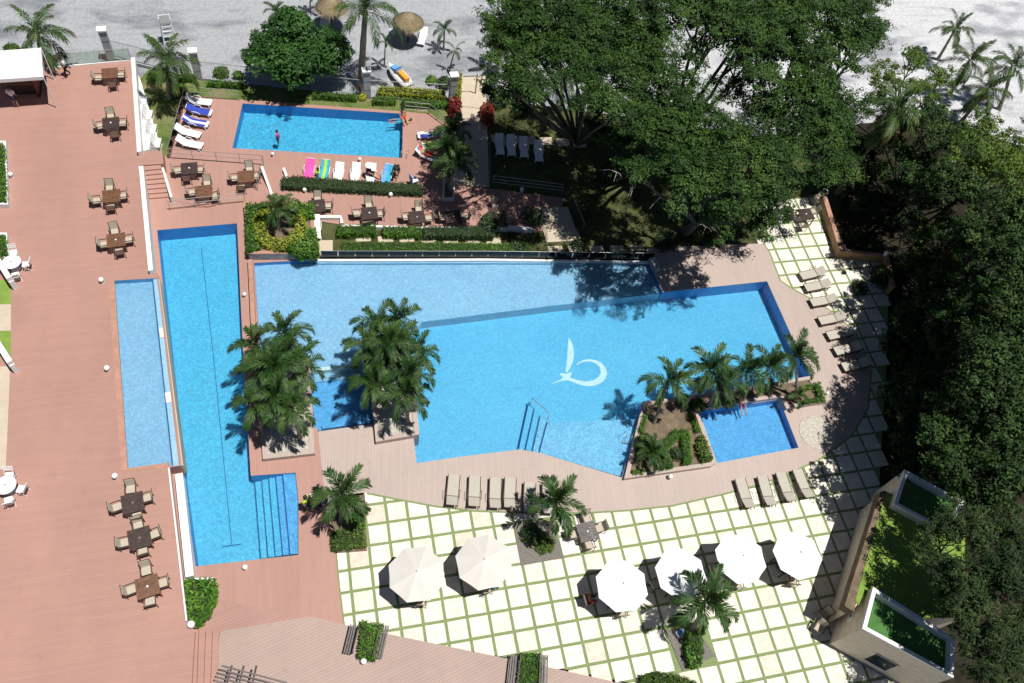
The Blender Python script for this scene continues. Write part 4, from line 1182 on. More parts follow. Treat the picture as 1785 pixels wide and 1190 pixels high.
# globe lamps
GL = [((176, 487), TZ, 0.16, 'left of the upper corner of the pale upper pool'), ((186, 641), TZ, 0.16, 'beside the middle of the pale upper pool'), ((200, 829), TZ, 0.16, 'at the lower corner of the pale upper pool'),
      ((18, 303), TZ, 0.15, 'at the left planter near the bar tent'), ((426, 512), 0, 0.13, 'on the narrow strip between lap pool and large pool'), ((531, 330), 0, 0.15, 'below the left end of the dark hedge'),
      ((681, 338), 0, 0.15, 'below the right end of the dark hedge'), ((427, 988), 0, 0.14, 'below the lap pool'), ((333, 1088), TZ, 0.19, 'below the leafy planter of the upper terrace'),
      ((634, 1152), 0.1, 0.16, 'below the left hedge of the boardwalk'), ((1169, 830), 0.02, 0.15, 'below the kite shaped island planter'), ((1443, 684), 0.02, 0.10, 'at the right tip of the island planter'),
      ((1545, 441), 0.8, 0.17, 'on the corner of the ochre wall'), ((910, 329), 0, 0.15, 'in the shade before the three bar railing'), ((475, 267), 0, 0.12, 'below the left half of the small pool'), ((627, 276), 0, 0.12, 'below the right half of the small pool')]
for (x, y), z, r, where in GL:
    p = at(x, y, z + 0.28); p.z = z
    t = thing('globe_lamp', 'white globe lamp ' + where, 'lamp', p, 0, 'white globe lamps')
    MB().lathe((0, 0, 0), [(r * 0.7, 0), (r * 0.7, 0.04), (r * 0.4, 0.06), (r * 0.4, 0.14)], 12).build('base', M['white'], t)
    MB().ball((0, 0, 0.12 + r), r, 16, 10).build('globe', M['globe'], t)

# beach things
for k, (x, y, r) in enumerate(((712, 30, 1.25), (577, 4, 1.25))):
    c = at(x, y, 1.9); c.z = -0.45
    t = thing('thatched_shade', ['round thatched beach shade right of the royal palm', 'round thatched beach shade left of the royal palm'][k], 'sunshade', c, 0, 'thatched beach shades')
    MB().tube([(0, 0, 0), (0, 0, 2.6)], 0.07, 8).build('pole', M['bark'], t)
    rr = [(r * f * (1 + 0.0), 2.75 - 0.85 * f ** 1.2) for f in (0.02, 0.25, 0.5, 0.75, 1.0)]
    MB().lathe((0, 0, 0), rr + [(r * 0.9, 1.85), (0.05, 2.5)], 26).build('thatch_cone', M['thatch'], t)
    mb = MB()
    for i in range(700):
        a = random.uniform(0, 6.283); f = random.uniform(0.15, 1.0) ** 0.6
        p0 = Vector((r * f * math.cos(a), r * f * math.sin(a), 2.78 - 0.85 * f ** 1.2)); f2 = f + random.uniform(0.12, 0.28)
        p1 = Vector((r * f2 * math.cos(a + 0.05), r * f2 * math.sin(a + 0.05), 2.76 - 0.85 * f2 ** 1.3 - 0.03)); w = Vector((-math.sin(a), math.cos(a), 0)) * 0.02
        mb.add([p0 - w, p0 + w, p1], [(0, 1, 2)])
    tag(mb.build('straw', M['thatch'], t), kind='stuff')
c = at(297, 72, -0.45)
t = thing('lifeguard_chair', 'tall white lifeguard chair on the grey beach', 'lifeguard chair', c, R(100))
for dx in (-1, 1):
    for dy in (-1, 1): MB().tube([(dx * 0.55, dy * 0.5, 0), (dx * 0.28, dy * 0.32, 1.9)], 0.05, 6).build('leg', M['white'], t)
for k in range(4):
    z = 0.4 + k * 0.4; f = 1 - z / 1.9
    MB().box((0.28 + 0.27 * f, 0, z), (0.08, 2 * (0.32 + 0.18 * f), 0.06)).build('rung', M['white'], t)
    MB().box((-0.28 - 0.27 * f, 0, z), (0.06, 2 * (0.32 + 0.18 * f), 0.06)).build('rung', M['white'], t)
MB().box((0, 0, 1.93), (0.7, 0.75, 0.06)).build('seat', M['white'], t); MB().box((-0.34, 0, 2.3), (0.06, 0.75, 0.7)).build('backrest', M['white'], t)
for dy in (-1, 1): MB().box((0, dy * 0.38, 2.2), (0.65, 0.06, 0.05)).build('armrest', M['white'], t)
# jet ski on its trailer
c = at(697, 141, -0.45)
t = thing('jet_ski', 'white and blue jet ski with a yellow seat parked by the fence', 'jet ski', c, R(118))
hull = MB(); sec = []
prof = [(-1.3, 0.42, 0.5), (-0.8, 0.52, 0.55), (0.0, 0.55, 0.6), (0.7, 0.45, 0.65), (1.2, 0.22, 0.7), (1.42, 0.04, 0.72)]
vs_ = []
for x, w, zt in prof: vs_ += [(x, -w, zt), (x, -w * 0.85, 0.3), (x, 0, 0.18), (x, w * 0.85, 0.3), (x, w, zt), (x, 0, zt + 0.08)]
fs_ = []
for i in range(len(prof) - 1):
    for k in range(6): fs_.append((i * 6 + k, i * 6 + (k + 1) % 6, (i + 1) * 6 + (k + 1) % 6, (i + 1) * 6 + k))
fs_ += [(0, 1, 2, 3, 4, 5)]
hull.add(vs_, fs_, True).build('hull', M['plastic'], t)
MB().box((-0.45, 0, 0.82), (1.1, 0.36, 0.3)).build('seat', M['orange'], t); MB().box((0.55, 0, 0.82), (0.8, 0.5, 0.22), 0, Matrix.Rotation(R(12), 3, 'Y')).build('hood', M['cyan'], t)
MB().tube([(0.25, -0.35, 1.05), (0.3, 0, 1.02), (0.25, 0.35, 1.05)], 0.03, 6).build('handlebar', M['blackc'], t)
MB().box((0, 0, 0.1), (2.2, 0.5, 0.08)).build('trailer', M['darkmetal'], t)
for dy in (-1, 1): MB().lathe((-0.3, 0, 0.15), [(0.001, 0), (0.001, 0)], 4); MB().tube([(-0.3, dy * 0.5, 0.2), (-0.3, dy * 0.62, 0.2)], 0.2, 14).build('wheel', M['blackc'], t)
c = at(700, 50, -0.3); c.z = -0.45
white_lounger((693, 52), (706, 46), 'bluish lounger in the shadow of the right thatched shade', -0.45)

# bottom boardwalk benches
for k, (a, b, lab) in enumerate((((618, 1090), (606, 1140), 'dark slatted bench on the left of the small boardwalk hedge'), ((671, 1090), (658, 1148), 'dark slatted bench on the right of the small boardwalk hedge'),
                                 ((898, 1142), (892, 1195), 'dark slatted bench on the left of the lower boardwalk hedge'), ((948, 1142), (946, 1195), 'thin slatted bench on the right of the lower boardwalk hedge'))):
    pa, pb = at(*a, 0.45), at(*b, 0.45); d = pb - pa; c = (pa + pb) / 2; c.z = 0.1
    t = thing('bench', lab, 'bench', c, math.atan2(d.y, d.x), 'boardwalk benches')
    for i in range(4): MB().box((0, -0.18 + i * 0.12, 0.43), (d.length, 0.085, 0.03)).build('slat', M['greywood'], t)
    for x in (-0.42, 0.42):
        for dy in (-1, 1): MB().box((x * d.length, dy * 0.16, 0.21), (0.06, 0.06, 0.42)).build('leg', M['darkwood'], t)
    MB().box((0, 0.24 * (1 if k % 2 == 0 else -1), 0.72), (d.length, 0.04, 0.10)).build('back_rail', M['darkwood'], t)
    for x in (-0.42, 0.42): MB().box((x * d.length, 0.24 * (1 if k % 2 == 0 else -1), 0.5), (0.05, 0.05, 0.5)).build('back_post', M['darkwood'], t)
# pergola at the lower frame edge
t = thing('pergola', 'dark slatted pergola roof at the lower frame edge', 'pergola', (0, 0, 0))
pgz = 2.4
for k in range(7):
    a, b = at(386 - k * 3, 1160 + k * 6.5, pgz), at(500 - k * 3, 1190 + k * 6.5, pgz)
    d = b - a; c = (a + b) / 2
    MB().box((c.x, c.y, pgz), (d.length, 0.07, 0.08), math.atan2(d.y, d.x)).build('slat', M['greywood'], t)
for x0, x1 in ((404, 385), (425, 406), (447, 430)):
    a, b = at(x0, 1160, pgz - 0.08), at(x1, 1230, pgz - 0.08); d = b - a; c = (a + b) / 2
    MB().box((c.x, c.y, pgz - 0.09), (d.length, 0.08, 0.09), math.atan2(d.y, d.x)).build('beam', M['darkwood'], t)
    MB().box((b.x, b.y, pgz / 2), (0.12, 0.12, pgz - 0.2)).build('post', M['darkwood'], t)
# handrail and ladder in the pools
t = thing('pool_handrail', 'steel handrail over the underwater steps of the large pool', 'handrail', at(930, 696, -0.1))
o0 = Vector(t.location)
q = [at(928, 694, 0.0) - o0, at(958, 720, 0.0) - o0, at(957, 736, 0.0) - o0]
MB().tube([q[0] + Vector((0, 0, -0.9)), q[0], q[1], q[2], q[2] + Vector((0, 0, -0.5))], 0.025, 8).build('rail', M['metal'], t)
MB().tube([q[1] + Vector((0, 0, -0.9)), q[1]], 0.022, 8).build('post', M['metal'], t)
for lab, px in (('small steel ladder at the island planter wall', (1092, 764)), ('small steel ladder at the lower right corner of the small pool', (705, 272))):
    c = at(*px, 0.0); t = thing('pool_ladder', lab, 'ladder', c, R(70))
    for dy in (-0.22, 0.22): MB().tube([(0.25, dy, 0.0), (0.2, dy, 0.5), (-0.1, dy, 0.55), (-0.2, dy, 0.2), (-0.2, dy, -0.7)], 0.02, 6).build('rail', M['metal'], t)
    for z in (-0.15, -0.4): MB().box((-0.2, 0, z), (0.08, 0.44, 0.03)).build('rung', M['metal'], t)
for x, y in ((587, 701),):
    struct('pool_drain', MB().box(at(x, y, -0.6), (0.2, 0.2, 0.02)), M['pf_beach'])
# cable box in the palm bed
p = at(1186, 1103, 0.2); p.z = 0.01
t = thing('bed_spotlight', 'white and blue spotlight box in the lower palm bed', 'spotlight', p, R(20)); MB().box((0, 0, 0.14), (0.5, 0.36, 0.26)).build('housing', M['pillar'], t); MB().box((0, 0, 0.285), (0.38, 0.24, 0.02)).build('lens', M['cyan'], t)
p = at(923, 918, 0.2); p.z = 0.01
t = thing('bed_spotlight', 'grey spotlight box in the square palm bed', 'spotlight', p, R(20)); MB().box((0, 0, 0.1), (0.34, 0.26, 0.2)).build('housing', M['pillar'], t); MB().box((0, 0, 0.21), (0.24, 0.16, 0.02)).build('lens', M['cyan'], t)

# ================================================================== VEGETATION
def np_mesh(name, V, F, mat):
    """V (n,3), F (m,k)"""
    V = np.asarray(V, dtype=np.float32); F = np.asarray(F, dtype=np.int32)
    me = bpy.data.meshes.new(name)
    k = F.shape[1]
    me.vertices.add(len(V)); me.vertices.foreach_set('co', V.ravel())
    me.loops.add(F.size); me.loops.foreach_set('vertex_index', F.ravel())
    me.polygons.add(len(F)); me.polygons.foreach_set('loop_start', np.arange(0, F.size, k, dtype=np.int32))
    me.update(calc_edges=True)
    me.materials.append(mat)
    return me

def unit(a): return a / np.maximum(np.linalg.norm(a, axis=1, keepdims=True), 1e-9)

def leaves(P, Nn, L, Wd, fold=0.15):
    """leaf-shaped quads: base, side, tip, side"""
    n = len(P)
    Nn = unit(Nn)
    t = unit(np.cross(Nn, rng.normal(size=(n, 3))))
    b = np.cross(Nn, t)
    L = np.broadcast_to(L, (n,))[:, None]; Wd = np.broadcast_to(Wd, (n,))[:, None]
    V = np.empty((n, 4, 3))
    V[:, 0] = P - t * L * 0.5
    V[:, 1] = P + b * Wd * 0.5 + Nn * L * fold - t * L * 0.05
    V[:, 2] = P + t * L * 0.5 - Nn * L * 0.1
    V[:, 3] = P - b * Wd * 0.5 + Nn * L * fold - t * L * 0.05
    F = np.arange(n * 4).reshape(n, 4)
    return V.reshape(-1, 3), F

def frond_mesh(L, th0, droop, dens, leafl, wid, mat, vee=0.25, seed=0, hang=0.25):
    r_ = np.random.default_rng(seed)
    n = 22
    s = np.linspace(0, 1, n + 1)
    th = th0 - droop * s ** 1.3
    x = np.concatenate([[0], np.cumsum(np.cos(th[:-1]) * L / n)]); z = np.concatenate([[0], np.cumsum(np.sin(th[:-1]) * L / n)])
    V = []; F = []
    for i in range(n):                                    # rachis, a three sided rod
        w0 = 0.035 * (1 - 0.85 * s[i]); w1 = 0.035 * (1 - 0.85 * s[i + 1]); b = len(V)
        V += [(x[i], -w0, z[i]), (x[i], w0, z[i]), (x[i], 0, z[i] - w0), (x[i + 1], -w1, z[i + 1]), (x[i + 1], w1, z[i + 1]), (x[i + 1], 0, z[i + 1] - w1)]
        F += [(b, b + 1, b + 4, b + 3), (b + 1, b + 2, b + 5, b + 4), (b + 2, b, b + 3, b + 5)]
    for k in range(dens):
        f = 0.10 + 0.90 * (k + r_.uniform(0, 0.7)) / dens
        i = min(int(f * n), n - 1); u = f * n - i
        px_, pz_ = x[i] * (1 - u) + x[min(i + 1, n)] * u, z[i] * (1 - u) + z[min(i + 1, n)] * u
        a = th[i]
        T = np.array([math.cos(a), 0, math.sin(a)]); U = np.array([-math.sin(a), 0, math.cos(a)])
        ll = leafl * (0.35 + 0.65 * math.sin(math.pi * min(1, 0.12 + 0.80 * f))) * r_.uniform(0.85, 1.12)
        phi = R(58) * (1 - f) + R(22) * f + r_.uniform(-0.15, 0.15)
        vee_ = vee
        for sd in (-1, 1):
            vee = vee_ + r_.uniform(-0.45, 0.45)
            D = T * math.cos(phi) + np.array([0, sd, 0]) * math.sin(phi) * math.cos(vee) + U * math.sin(phi) * math.sin(vee)
            D /= np.linalg.norm(D)
            p0 = np.array([px_, 0, pz_]); pm = p0 + D * ll * 0.55; p2 = p0 + D * ll + np.array([0, 0, -hang * ll])
            sidev = np.cross(D, U); sidev /= np.linalg.norm(sidev)
            w = wid * r_.uniform(0.8, 1.2) / 2
            b = len(V)
            V += [tuple(p0 - sidev * w * 0.5), tuple(p0 + sidev * w * 0.5), tuple(pm + sidev * w), tuple(p2), tuple(pm - sidev * w)]
            F += [(b, b + 1, b + 2, b + 4), (b + 4, b + 2, b + 3, b + 3)]
        vee = vee_
    me = bpy.data.meshes.new('frond')
    me.from_pydata(V, [], [f if f[2] != f[3] else f[:3] for f in F])
    me.materials.append(mat)
    return me

FR = {}
def fronds(kind):
    if kind in FR: return FR[kind]
    L = []
    if kind == 'manila':
        for i, (a, d) in enumerate(((84, 40), (70, 105), (58, 120), (44, 125), (28, 115), (8, 95))):
            for s in (0, 1): L.append((a, frond_mesh(1.85 if a < 80 else 1.3, R(a), R(d), 40, 0.53, 0.048, M['frond'], 0.35, i * 10 + s, 0.22)))
    elif kind == 'coconut':
        for i, (a, d) in enumerate(((80, 60), (62, 80), (44, 85), (24, 80), (4, 75), (-22, 55))):
            for s in (0, 1): L.append((a, frond_mesh(2.5, R(a), R(d), 42, 0.70, 0.055, M['frond2'], 0.05, 100 + i * 10 + s, 0.5)))
    elif kind == 'royal':
        for i, (a, d) in enumerate(((78, 60), (58, 95), (38, 105), (16, 100), (-8, 75))):
            for s in (0, 1): L.append((a, frond_mesh(3.1, R(a), R(d), 42, 0.76, 0.052, M['frond'], 0.3, 200 + i * 10 + s, 0.45)))
    FR[kind] = L
    return L

def palm(label, crown, h, kind='manila', nf=14, scale=1.0, z0=0.0, base=None, tr=0.09, group=None, shaft=True, lean=None, dry=0, name='palm_tree'):
    c = at(crown[0], crown[1], z0 + h)
    if base is not None: b = at(base[0], base[1], z0)
    else:
        ln = lean or (random.uniform(-.25, .25), random.uniform(-.25, .25))
        b = Vector((c.x - ln[0], c.y - ln[1], z0))
    t = thing(name, label, 'palm', b, 0, group)
    top = c - b
    path = []; rad = []
    for i in range(9):
        f = i / 8
        g = f ** 1.35
        path.append((top.x * g, top.y * g, top.z * f)); rad.append(tr * (1.35 - 0.5 * f) * (1.12 if i % 2 else 1.0) * (1.35 if i == 0 else 1))
    MB().tube(path, rad, 9).build('trunk', M['trunk'], t)
    if shaft: MB().tube([tuple(Vector(path[-2]).lerp(Vector(path[-1]), 0.2)), path[-1], tuple(top + Vector((0, 0, 0.28 * scale)))], [tr * 0.95, tr * 0.9, tr * 0.4], 9).build('crownshaft', M['shaft'], t)
    fl = fronds(kind)
    n_t = len(fl) // 2
    for k in range(nf):
        tier = min(n_t - 1, int(n_t * (k + 0.5) / nf))
        me = fl[tier * 2 + random.randint(0, 1)][1]
        o = link('frond', me, t)
        o.location = top + Vector((0, 0, 0.10 * scale))
        az = k * 2.39996 + random.uniform(-.25, .25)
        s = scale * random.uniform(0.88, 1.1)
        o.rotation_euler = (random.uniform(-.2, .2), random.uniform(-.12, .12), az)
        o.scale = (s, s, s)
    if kind == 'manila' and scale > 0.8 and random.random() < 0.4: dry = 1
    for k in range(dry):
        key = 'dry' + kind
        if key not in FR: FR[key] = frond_mesh(1.5 if kind == 'manila' else 2.0, R(-35), R(50), 24, 0.42, 0.05, M['dryfrond'], 0.0, 77, 0.7)
        o = link('dry_frond', FR[key], t); o.location = top; o.rotation_euler = (0, 0, random.uniform(0, 6.28)); o.scale = (scale,) * 3
    return t

# --- trees ---------------------------------------------------------------
def crown_mesh(name, blobs, mat, per_m2, puff, lpp, leaf, asp, flat=0.55, tilt=0.7, low=-0.35, lobes=1.0, gap=0.42):
    """leaf clumps on the shells of lobes that are themselves spread over the crown (blobs: centre, rx, rz)"""
    PP = []; NN = []
    for c0, rx0, rz0 in blobs:
        nl = max(4, int(lobes * (3.2 + 0.75 * rx0 * rx0)))
        dl = unit(rng.normal(size=(nl * 4, 3))); dl = dl[dl[:, 2] > -0.25][:nl]
        for dd in dl:
            rx = max(0.45, rx0 * rng.uniform(gap * 0.75, gap * 1.2)); rz = rx * 0.62
            c = np.array(c0) + dd * np.array([rx0, rx0, rz0]) * rng.uniform(0.4, 0.88)
            n = max(5, int(per_m2 * 2 * math.pi * rx * rx))
            d = unit(rng.normal(size=(n * 3, 3))); d = d[d[:, 2] > low][:n]; n = len(d)
            rad = 0.6 + 0.45 * rng.random((n, 1)) ** 0.5
            Pc = c + d * rad * np.array([rx, rx, rz])
            Pc += rng.normal(size=(n, 3)) * np.array([0.25, 0.25, 0.12]) * puff
            ps = puff * rng.uniform(0.5, 1.4, (n, 1))
            q = unit(rng.normal(size=(n * lpp, 3))).reshape(n, lpp, 3)
            rr = rng.random((n, lpp, 1)) ** 0.45
            PP.append((Pc[:, None, :] + q * rr * ps[:, None, :] * np.array([1, 1, flat])).reshape(-1, 3))
            nrm = q * 0.55 + np.array([0, 0, 0.8]) + rng.normal(size=(n, lpp, 3)) * tilt * 0.55 + d[:, None, :] * 0.5
            NN.append(nrm.reshape(-1, 3))
    P_ = np.concatenate(PP); N_ = np.concatenate(NN)
    sz = leaf * rng.uniform(0.65, 1.35, len(P_))
    V, F = leaves(P_, N_, sz, sz * asp)
    return np_mesh(name, V, F, mat)

def limb_mesh(base, blobs, tr, seed):
    r_ = random.Random(seed)
    mb = MB()
    top = Vector((sum(b[0][0] for b in blobs) / len(blobs), sum(b[0][1] for b in blobs) / len(blobs), min(b[0][2] for b in blobs)))
    fork = base.lerp(top, 0.45)
    mb.tube([base, base.lerp(fork, 0.5) + Vector((r_.uniform(-.2, .2), r_.uniform(-.2, .2), 0)), fork], [tr * 1.35, tr, tr * 0.85], 10)
    for (c, rx, rz) in blobs:
        e = Vector(c); mid = fork.lerp(e, 0.5) + Vector((r_.uniform(-.6, .6), r_.uniform(-.6, .6), r_.uniform(0, .6)))
        mb.tube([fork, mid, e], [tr * 0.55, tr * 0.35, tr * 0.15], 7)
        for k in range(6):
            a = r_.uniform(0, 6.28); q = e + Vector((math.cos(a) * rx * 0.85, math.sin(a) * rx * 0.85, r_.uniform(-.2, .7) * rz))
            m2 = mid.lerp(e, r_.uniform(0.3, 1.0)); mb.tube([m2, m2.lerp(q, 0.5) + Vector((0, 0, 0.2)), q], [tr * 0.2, tr * 0.12, tr * 0.04], 5)
    return mb

def tree(label, name, base_px, blobs_px, mat, tr=0.35, z0=-0.1, seed=1, twigs=0, cat='tree', squash=0.6, group=None, **kw):
    blobs = [(tuple(at(x, y, h)), r_, r_ * squash) for x, y, h, r_ in blobs_px]
    b = at(base_px[0], base_px[1], z0)
    t = thing(name, label, cat, b, 0, group)
    mb = limb_mesh(b, blobs, tr, seed); mb.v = [(v[0] - b.x, v[1] - b.y, v[2] - b.z) for v in mb.v]
    mb.build('trunk', M['bark'], t)
    lb = [((c[0] - b.x, c[1] - b.y, c[2] - b.z), r_, z_) for c, r_, z_ in blobs]
    link('crown', crown_mesh('crown', lb, mat, **kw), t)
    return t

RA = dict(per_m2=1.7, puff=0.46, lpp=56, leaf=0.175, asp=0.42, flat=0.42, tilt=0.75, lobes=1.6, gap=0.5)
tree('wide feathery rain tree beside the end of the pale path, leftmost big tree', 'rain_tree', (1052, 238),
     [(905, 40, 12, 2.2), (960, 25, 12.5, 2.6), (925, 105, 11, 2.2), (882, 130, 12.5, 1.3), (1035, 25, 13, 2.8), (1010, 90, 12.5, 2.5), (925, 145, 13, 1.5), (1085, 85, 12.5, 2.5), (1062, 150, 13, 1.8), (890, 75, 11, 1.9), (985, 95, 12.5, 2.0), (885, 100, 12, 1.4), (1045, 183, 13, 1.4), (1085, 195, 13, 1.4), (1040, 215, 6, 1.3), (1085, 235, 5, 1.3), (900, 175, 4, 1.0), (860, 165, 4, 0.7), (890, 155, 12, 1.1), (1025, 135, 13, 1.3)], M['leafA'], 0.24, seed=1, **RA)
tree('tall feathery rain tree in the middle of the top edge', 'rain_tree', (1160, 290),
     [(1140, 40, 13.5, 2.6), (1225, 15, 14, 2.8), (1150, 110, 12.5, 2.1), (1180, 170, 11.5, 1.8), (1120, 165, 11, 1.5), (1295, 65, 13.5, 2.4), (1330, 5, 14, 2.8), (1300, 115, 12.5, 1.8), (1238, 70, 12.5, 2.0), (1275, 160, 11, 1.2), (1105, 205, 10.5, 1.5), (1130, 235, 10, 1.4), (1180, 215, 11, 1.6), (1090, 120, 12.5, 2.0)], M['leafA'], 0.32, seed=2, **RA)
tree('feathery rain tree reaching to the white beach on the right', 'rain_tree', (1335, 300),
     [(1400, 25, 13.5, 2.8), (1465, 40, 13, 2.4), (1500, 15, 12, 1.7), (1380, 105, 13, 2.4), (1450, 110, 12.5, 2.0), (1340, 145, 12.5, 1.9), (1420, 185, 12, 2.2), (1470, 190, 11, 1.8), (1490, 75, 12, 1.6), (1335, 205, 11, 1.9), (1405, 150, 12, 2.1), (1440, 240, 10.5, 1.7), (1428, 285, 9, 1.5), (1470, 285, 7, 1.2), (1520, 55, 11, 1.1)], M['leafA'], 0.32, seed=3, **RA)
tree('nearest feathery rain tree shading the large pool', 'rain_tree', (1192, 405),
     [(1165, 250, 10.5, 1.9), (1240, 235, 11, 2.1), (1115, 312, 10, 1.3), (1185, 320, 11, 1.8), (1255, 310, 11.5, 2.0), (1320, 255, 11.5, 2.0), (1325, 330, 10.5, 1.8), (1310, 395, 7.5, 1.2), (1255, 380, 9, 1.2), (1370, 285, 11, 1.7), (1390, 235, 11.5, 1.9), (1350, 370, 8.5, 1.2)],
     M['leafA'], 0.3, seed=4, **RA)
RB = dict(per_m2=2.4, puff=0.36, lpp=34, leaf=0.19, asp=0.5, flat=0.75, tilt=0.9, low=-0.3, gap=0.38, lobes=1.9)
WG = 'woodland trees on the right'  # low wide blobs in these crowns are added to block skylight
tree('loose light green tree at the edge of the white beach', 'broadleaf_tree', (1555, 245), [(1545, 130, 6.5, 1.8), (1590, 110, 6, 1.5), (1600, 160, 6, 1.6), (1640, 140, 5, 1.2), (1540, 175, 6, 1.3)], M['leafD'], 0.2, seed=5, group=WG, **dict(RB, per_m2=1.1))
tree('yellowish broadleaf tree below the right beach palms', 'broadleaf_tree', (1690, 330), [(1715, 230, 9, 1.9), (1745, 285, 10, 2.0), (1690, 280, 9.5, 1.7), (1770, 325, 10, 2.0), (1740, 300, 3, 2.4), (1780, 250, 3, 2.0)], M['leafD'], 0.2, seed=6, group=WG, **dict(RB, per_m2=1.1))
tree('dark broadleaf tree below the palm crown inside the wood', 'broadleaf_tree', (1590, 380), [(1605, 285, 7, 1.9), (1645, 235, 8.5, 2.0), (1670, 325, 9, 2.1), (1620, 345, 6.5, 1.3), (1620, 205, 8, 1.6), (1575, 270, 6, 1.1), (1560, 215, 6, 1.4), (1680, 270, 3, 2.5), (1620, 330, 2.5, 2.2), (1572, 326, 4, 1.2), (1597, 400, 4.5, 1.2), (1540, 310, 1.6, 1.6), (1500, 350, 1.2, 1.4), (1560, 370, 1.4, 1.6), (1520, 260, 2.5, 1.8), (1480, 265, 4, 1.4), (1535, 240, 5, 1.4), (1495, 300, 3, 1.5), (1465, 240, 5, 1.3)], M['leafB'], 0.25, seed=7, group=WG, **RB)
tree('dense dark tree at the middle of the right frame edge', 'broadleaf_tree', (1680, 520), [(1760, 382, 11, 2.0), (1718, 402, 10, 1.9), (1770, 445, 11.5, 2.4), (1752, 465, 11, 2.0), (1692, 430, 7.5, 1.5), (1715, 488, 8, 1.6), (1790, 370, 11, 2.0), (1680, 430, 3, 2.6), (1600, 440, 2.0, 1.8), (1622, 500, 4, 1.1), (1645, 530, 5, 1.2), (1600, 460, 3.5, 1.0), (1650, 440, 5, 1.5), (1665, 490, 5, 1.6), (1660, 400, 5, 1.6), (1640, 500, 3, 2.4), (1740, 480, 3, 3.0)], M['leafB'], 0.3, seed=8, group=WG, **RB)
tree('dense dark tree overhanging the shaded loungers', 'broadleaf_tree', (1610, 660), [(1672, 555, 7, 1.5), (1712, 545, 8.5, 1.7), (1760, 555, 10.5, 2.1), (1578, 572, 4, 0.9), (1605, 600, 4, 1.0), (1690, 628, 7, 1.6), (1612, 645, 4.2, 1.1), (1660, 580, 3, 2.4), (1640, 650, 2.5, 2.2), (1720, 620, 3, 3.0), (1590, 620, 2.0, 1.4), (1632, 578, 5.8, 1.3), (1625, 528, 6, 1.3), (1592, 560, 4.2, 1.0), (1656, 486, 6, 1.3), (1670, 590, 5, 1.6), (1650, 630, 4.5, 1.4), (1624, 575, 4, 1.2), (1560, 600, 2.5, 0.8), (1580, 550, 3, 1.1), (1722, 625, 9.5, 2.0), (1755, 640, 10.5, 2.3), (1785, 560, 11, 2.0)], M['leafB'], 0.3, seed=9, group=WG, **RB)
tree('dense dark tree beside the round stone pad', 'broadleaf_tree', (1620, 840), [(1645, 705, 6, 1.5), (1685, 715, 8, 1.9), (1748, 715, 10, 2.1), (1640, 765, 6, 1.3), (1555, 690, 3.2, 0.8), (1602, 695, 4.2, 1.0), (1600, 762, 3.8, 1.0), (1590, 815, 3.2, 0.9), (1660, 720, 2.5, 2.4), (1650, 790, 2.5, 2.2), (1720, 780, 3, 3.0), (1590, 720, 2.0, 1.4), (1607, 675, 4.5, 1.1), (1590, 728, 4, 1.0), (1651, 722, 4.5, 1.3), (1575, 650, 2.5, 0.9), (1570, 770, 2, 1.0), (1590, 790, 3, 1.1), (1660, 785, 8, 2.0), (1725, 795, 9, 2.1), (1778, 745, 10, 2.1), (1770, 835, 9, 2.0), (1690, 840, 7.5, 1.6), (1640, 830, 6, 1.2)], M['leafB'], 0.3, seed=10, group=WG, **RB)
tree('dark mango tree over the turf roofs in the lower right corner', 'mango_tree', (1665, 1085),
     [(1690, 925, 7.5, 1.6), (1635, 930, 6.5, 1.2), (1750, 930, 8, 1.8), (1720, 995, 8, 1.7), (1655, 990, 7, 1.4), (1775, 1015, 8.5, 1.7), (1710, 1065, 7.5, 1.6), (1765, 1105, 8, 1.7), (1700, 1135, 7, 1.4), (1760, 1180, 7.5, 1.5), (1625, 975, 6, 0.9), (1665, 1060, 6.5, 1.0)], M['leafC'], 0.25, seed=11,
     per_m2=4.0, puff=0.30, lpp=26, leaf=0.25, asp=0.22, flat=0.8, tilt=0.5, low=-0.2, gap=0.48, lobes=1.7)
tree('round dense almond tree by the fence above the small pool', 'almond_tree', (508, 140), [(510, 62, 3.6, 1.9), (475, 92, 2.8, 2.0), (545, 88, 3.0, 2.1), (510, 100, 2.8, 2.3), (503, 38, 4.0, 1.2), (455, 105, 2.0, 1.4), (562, 110, 2.0, 1.5), (505, 118, 2.0, 1.7)], M['almond'], 0.2, seed=12,
     per_m2=3.4, puff=0.36, lpp=30, leaf=0.22, asp=0.55, flat=0.8, tilt=0.8, low=-0.5, gap=0.5, lobes=1.4)
tree('small leafy tree under the rain trees by the lawn', 'young_tree', (1080, 262), [(1080, 235, 2.4, 1.1), (1062, 248, 1.8, 0.9), (1100, 250, 2.0, 0.9)], M['leafB'], 0.08, seed=13, per_m2=3, puff=0.4, lpp=30, leaf=0.25, asp=0.55, flat=0.8, tilt=0.8)
# bare twigs on the shading rain tree
t = thing('dead_branch', 'bare grey twigs sticking out of the rain tree over the pool', 'branch', at(1110, 330, 9.5))
for k in range(7):
    a = at(*[(1105, 320), (1165, 360), (1110, 300), (1150, 345), (1075, 300), (1230, 395), (1190, 370)][k], 9.3) - Vector(t.location)
    for j in range(3):
        e = a + Vector((random.uniform(-1, .3), random.uniform(-1.0, .3), random.uniform(-.2, .4)))
        MB().tube([a, a.lerp(e, .5) + Vector((0, 0, .15)), e], [0.03, 0.02, 0.008], 5).build('twig', M['deadwood'], t)

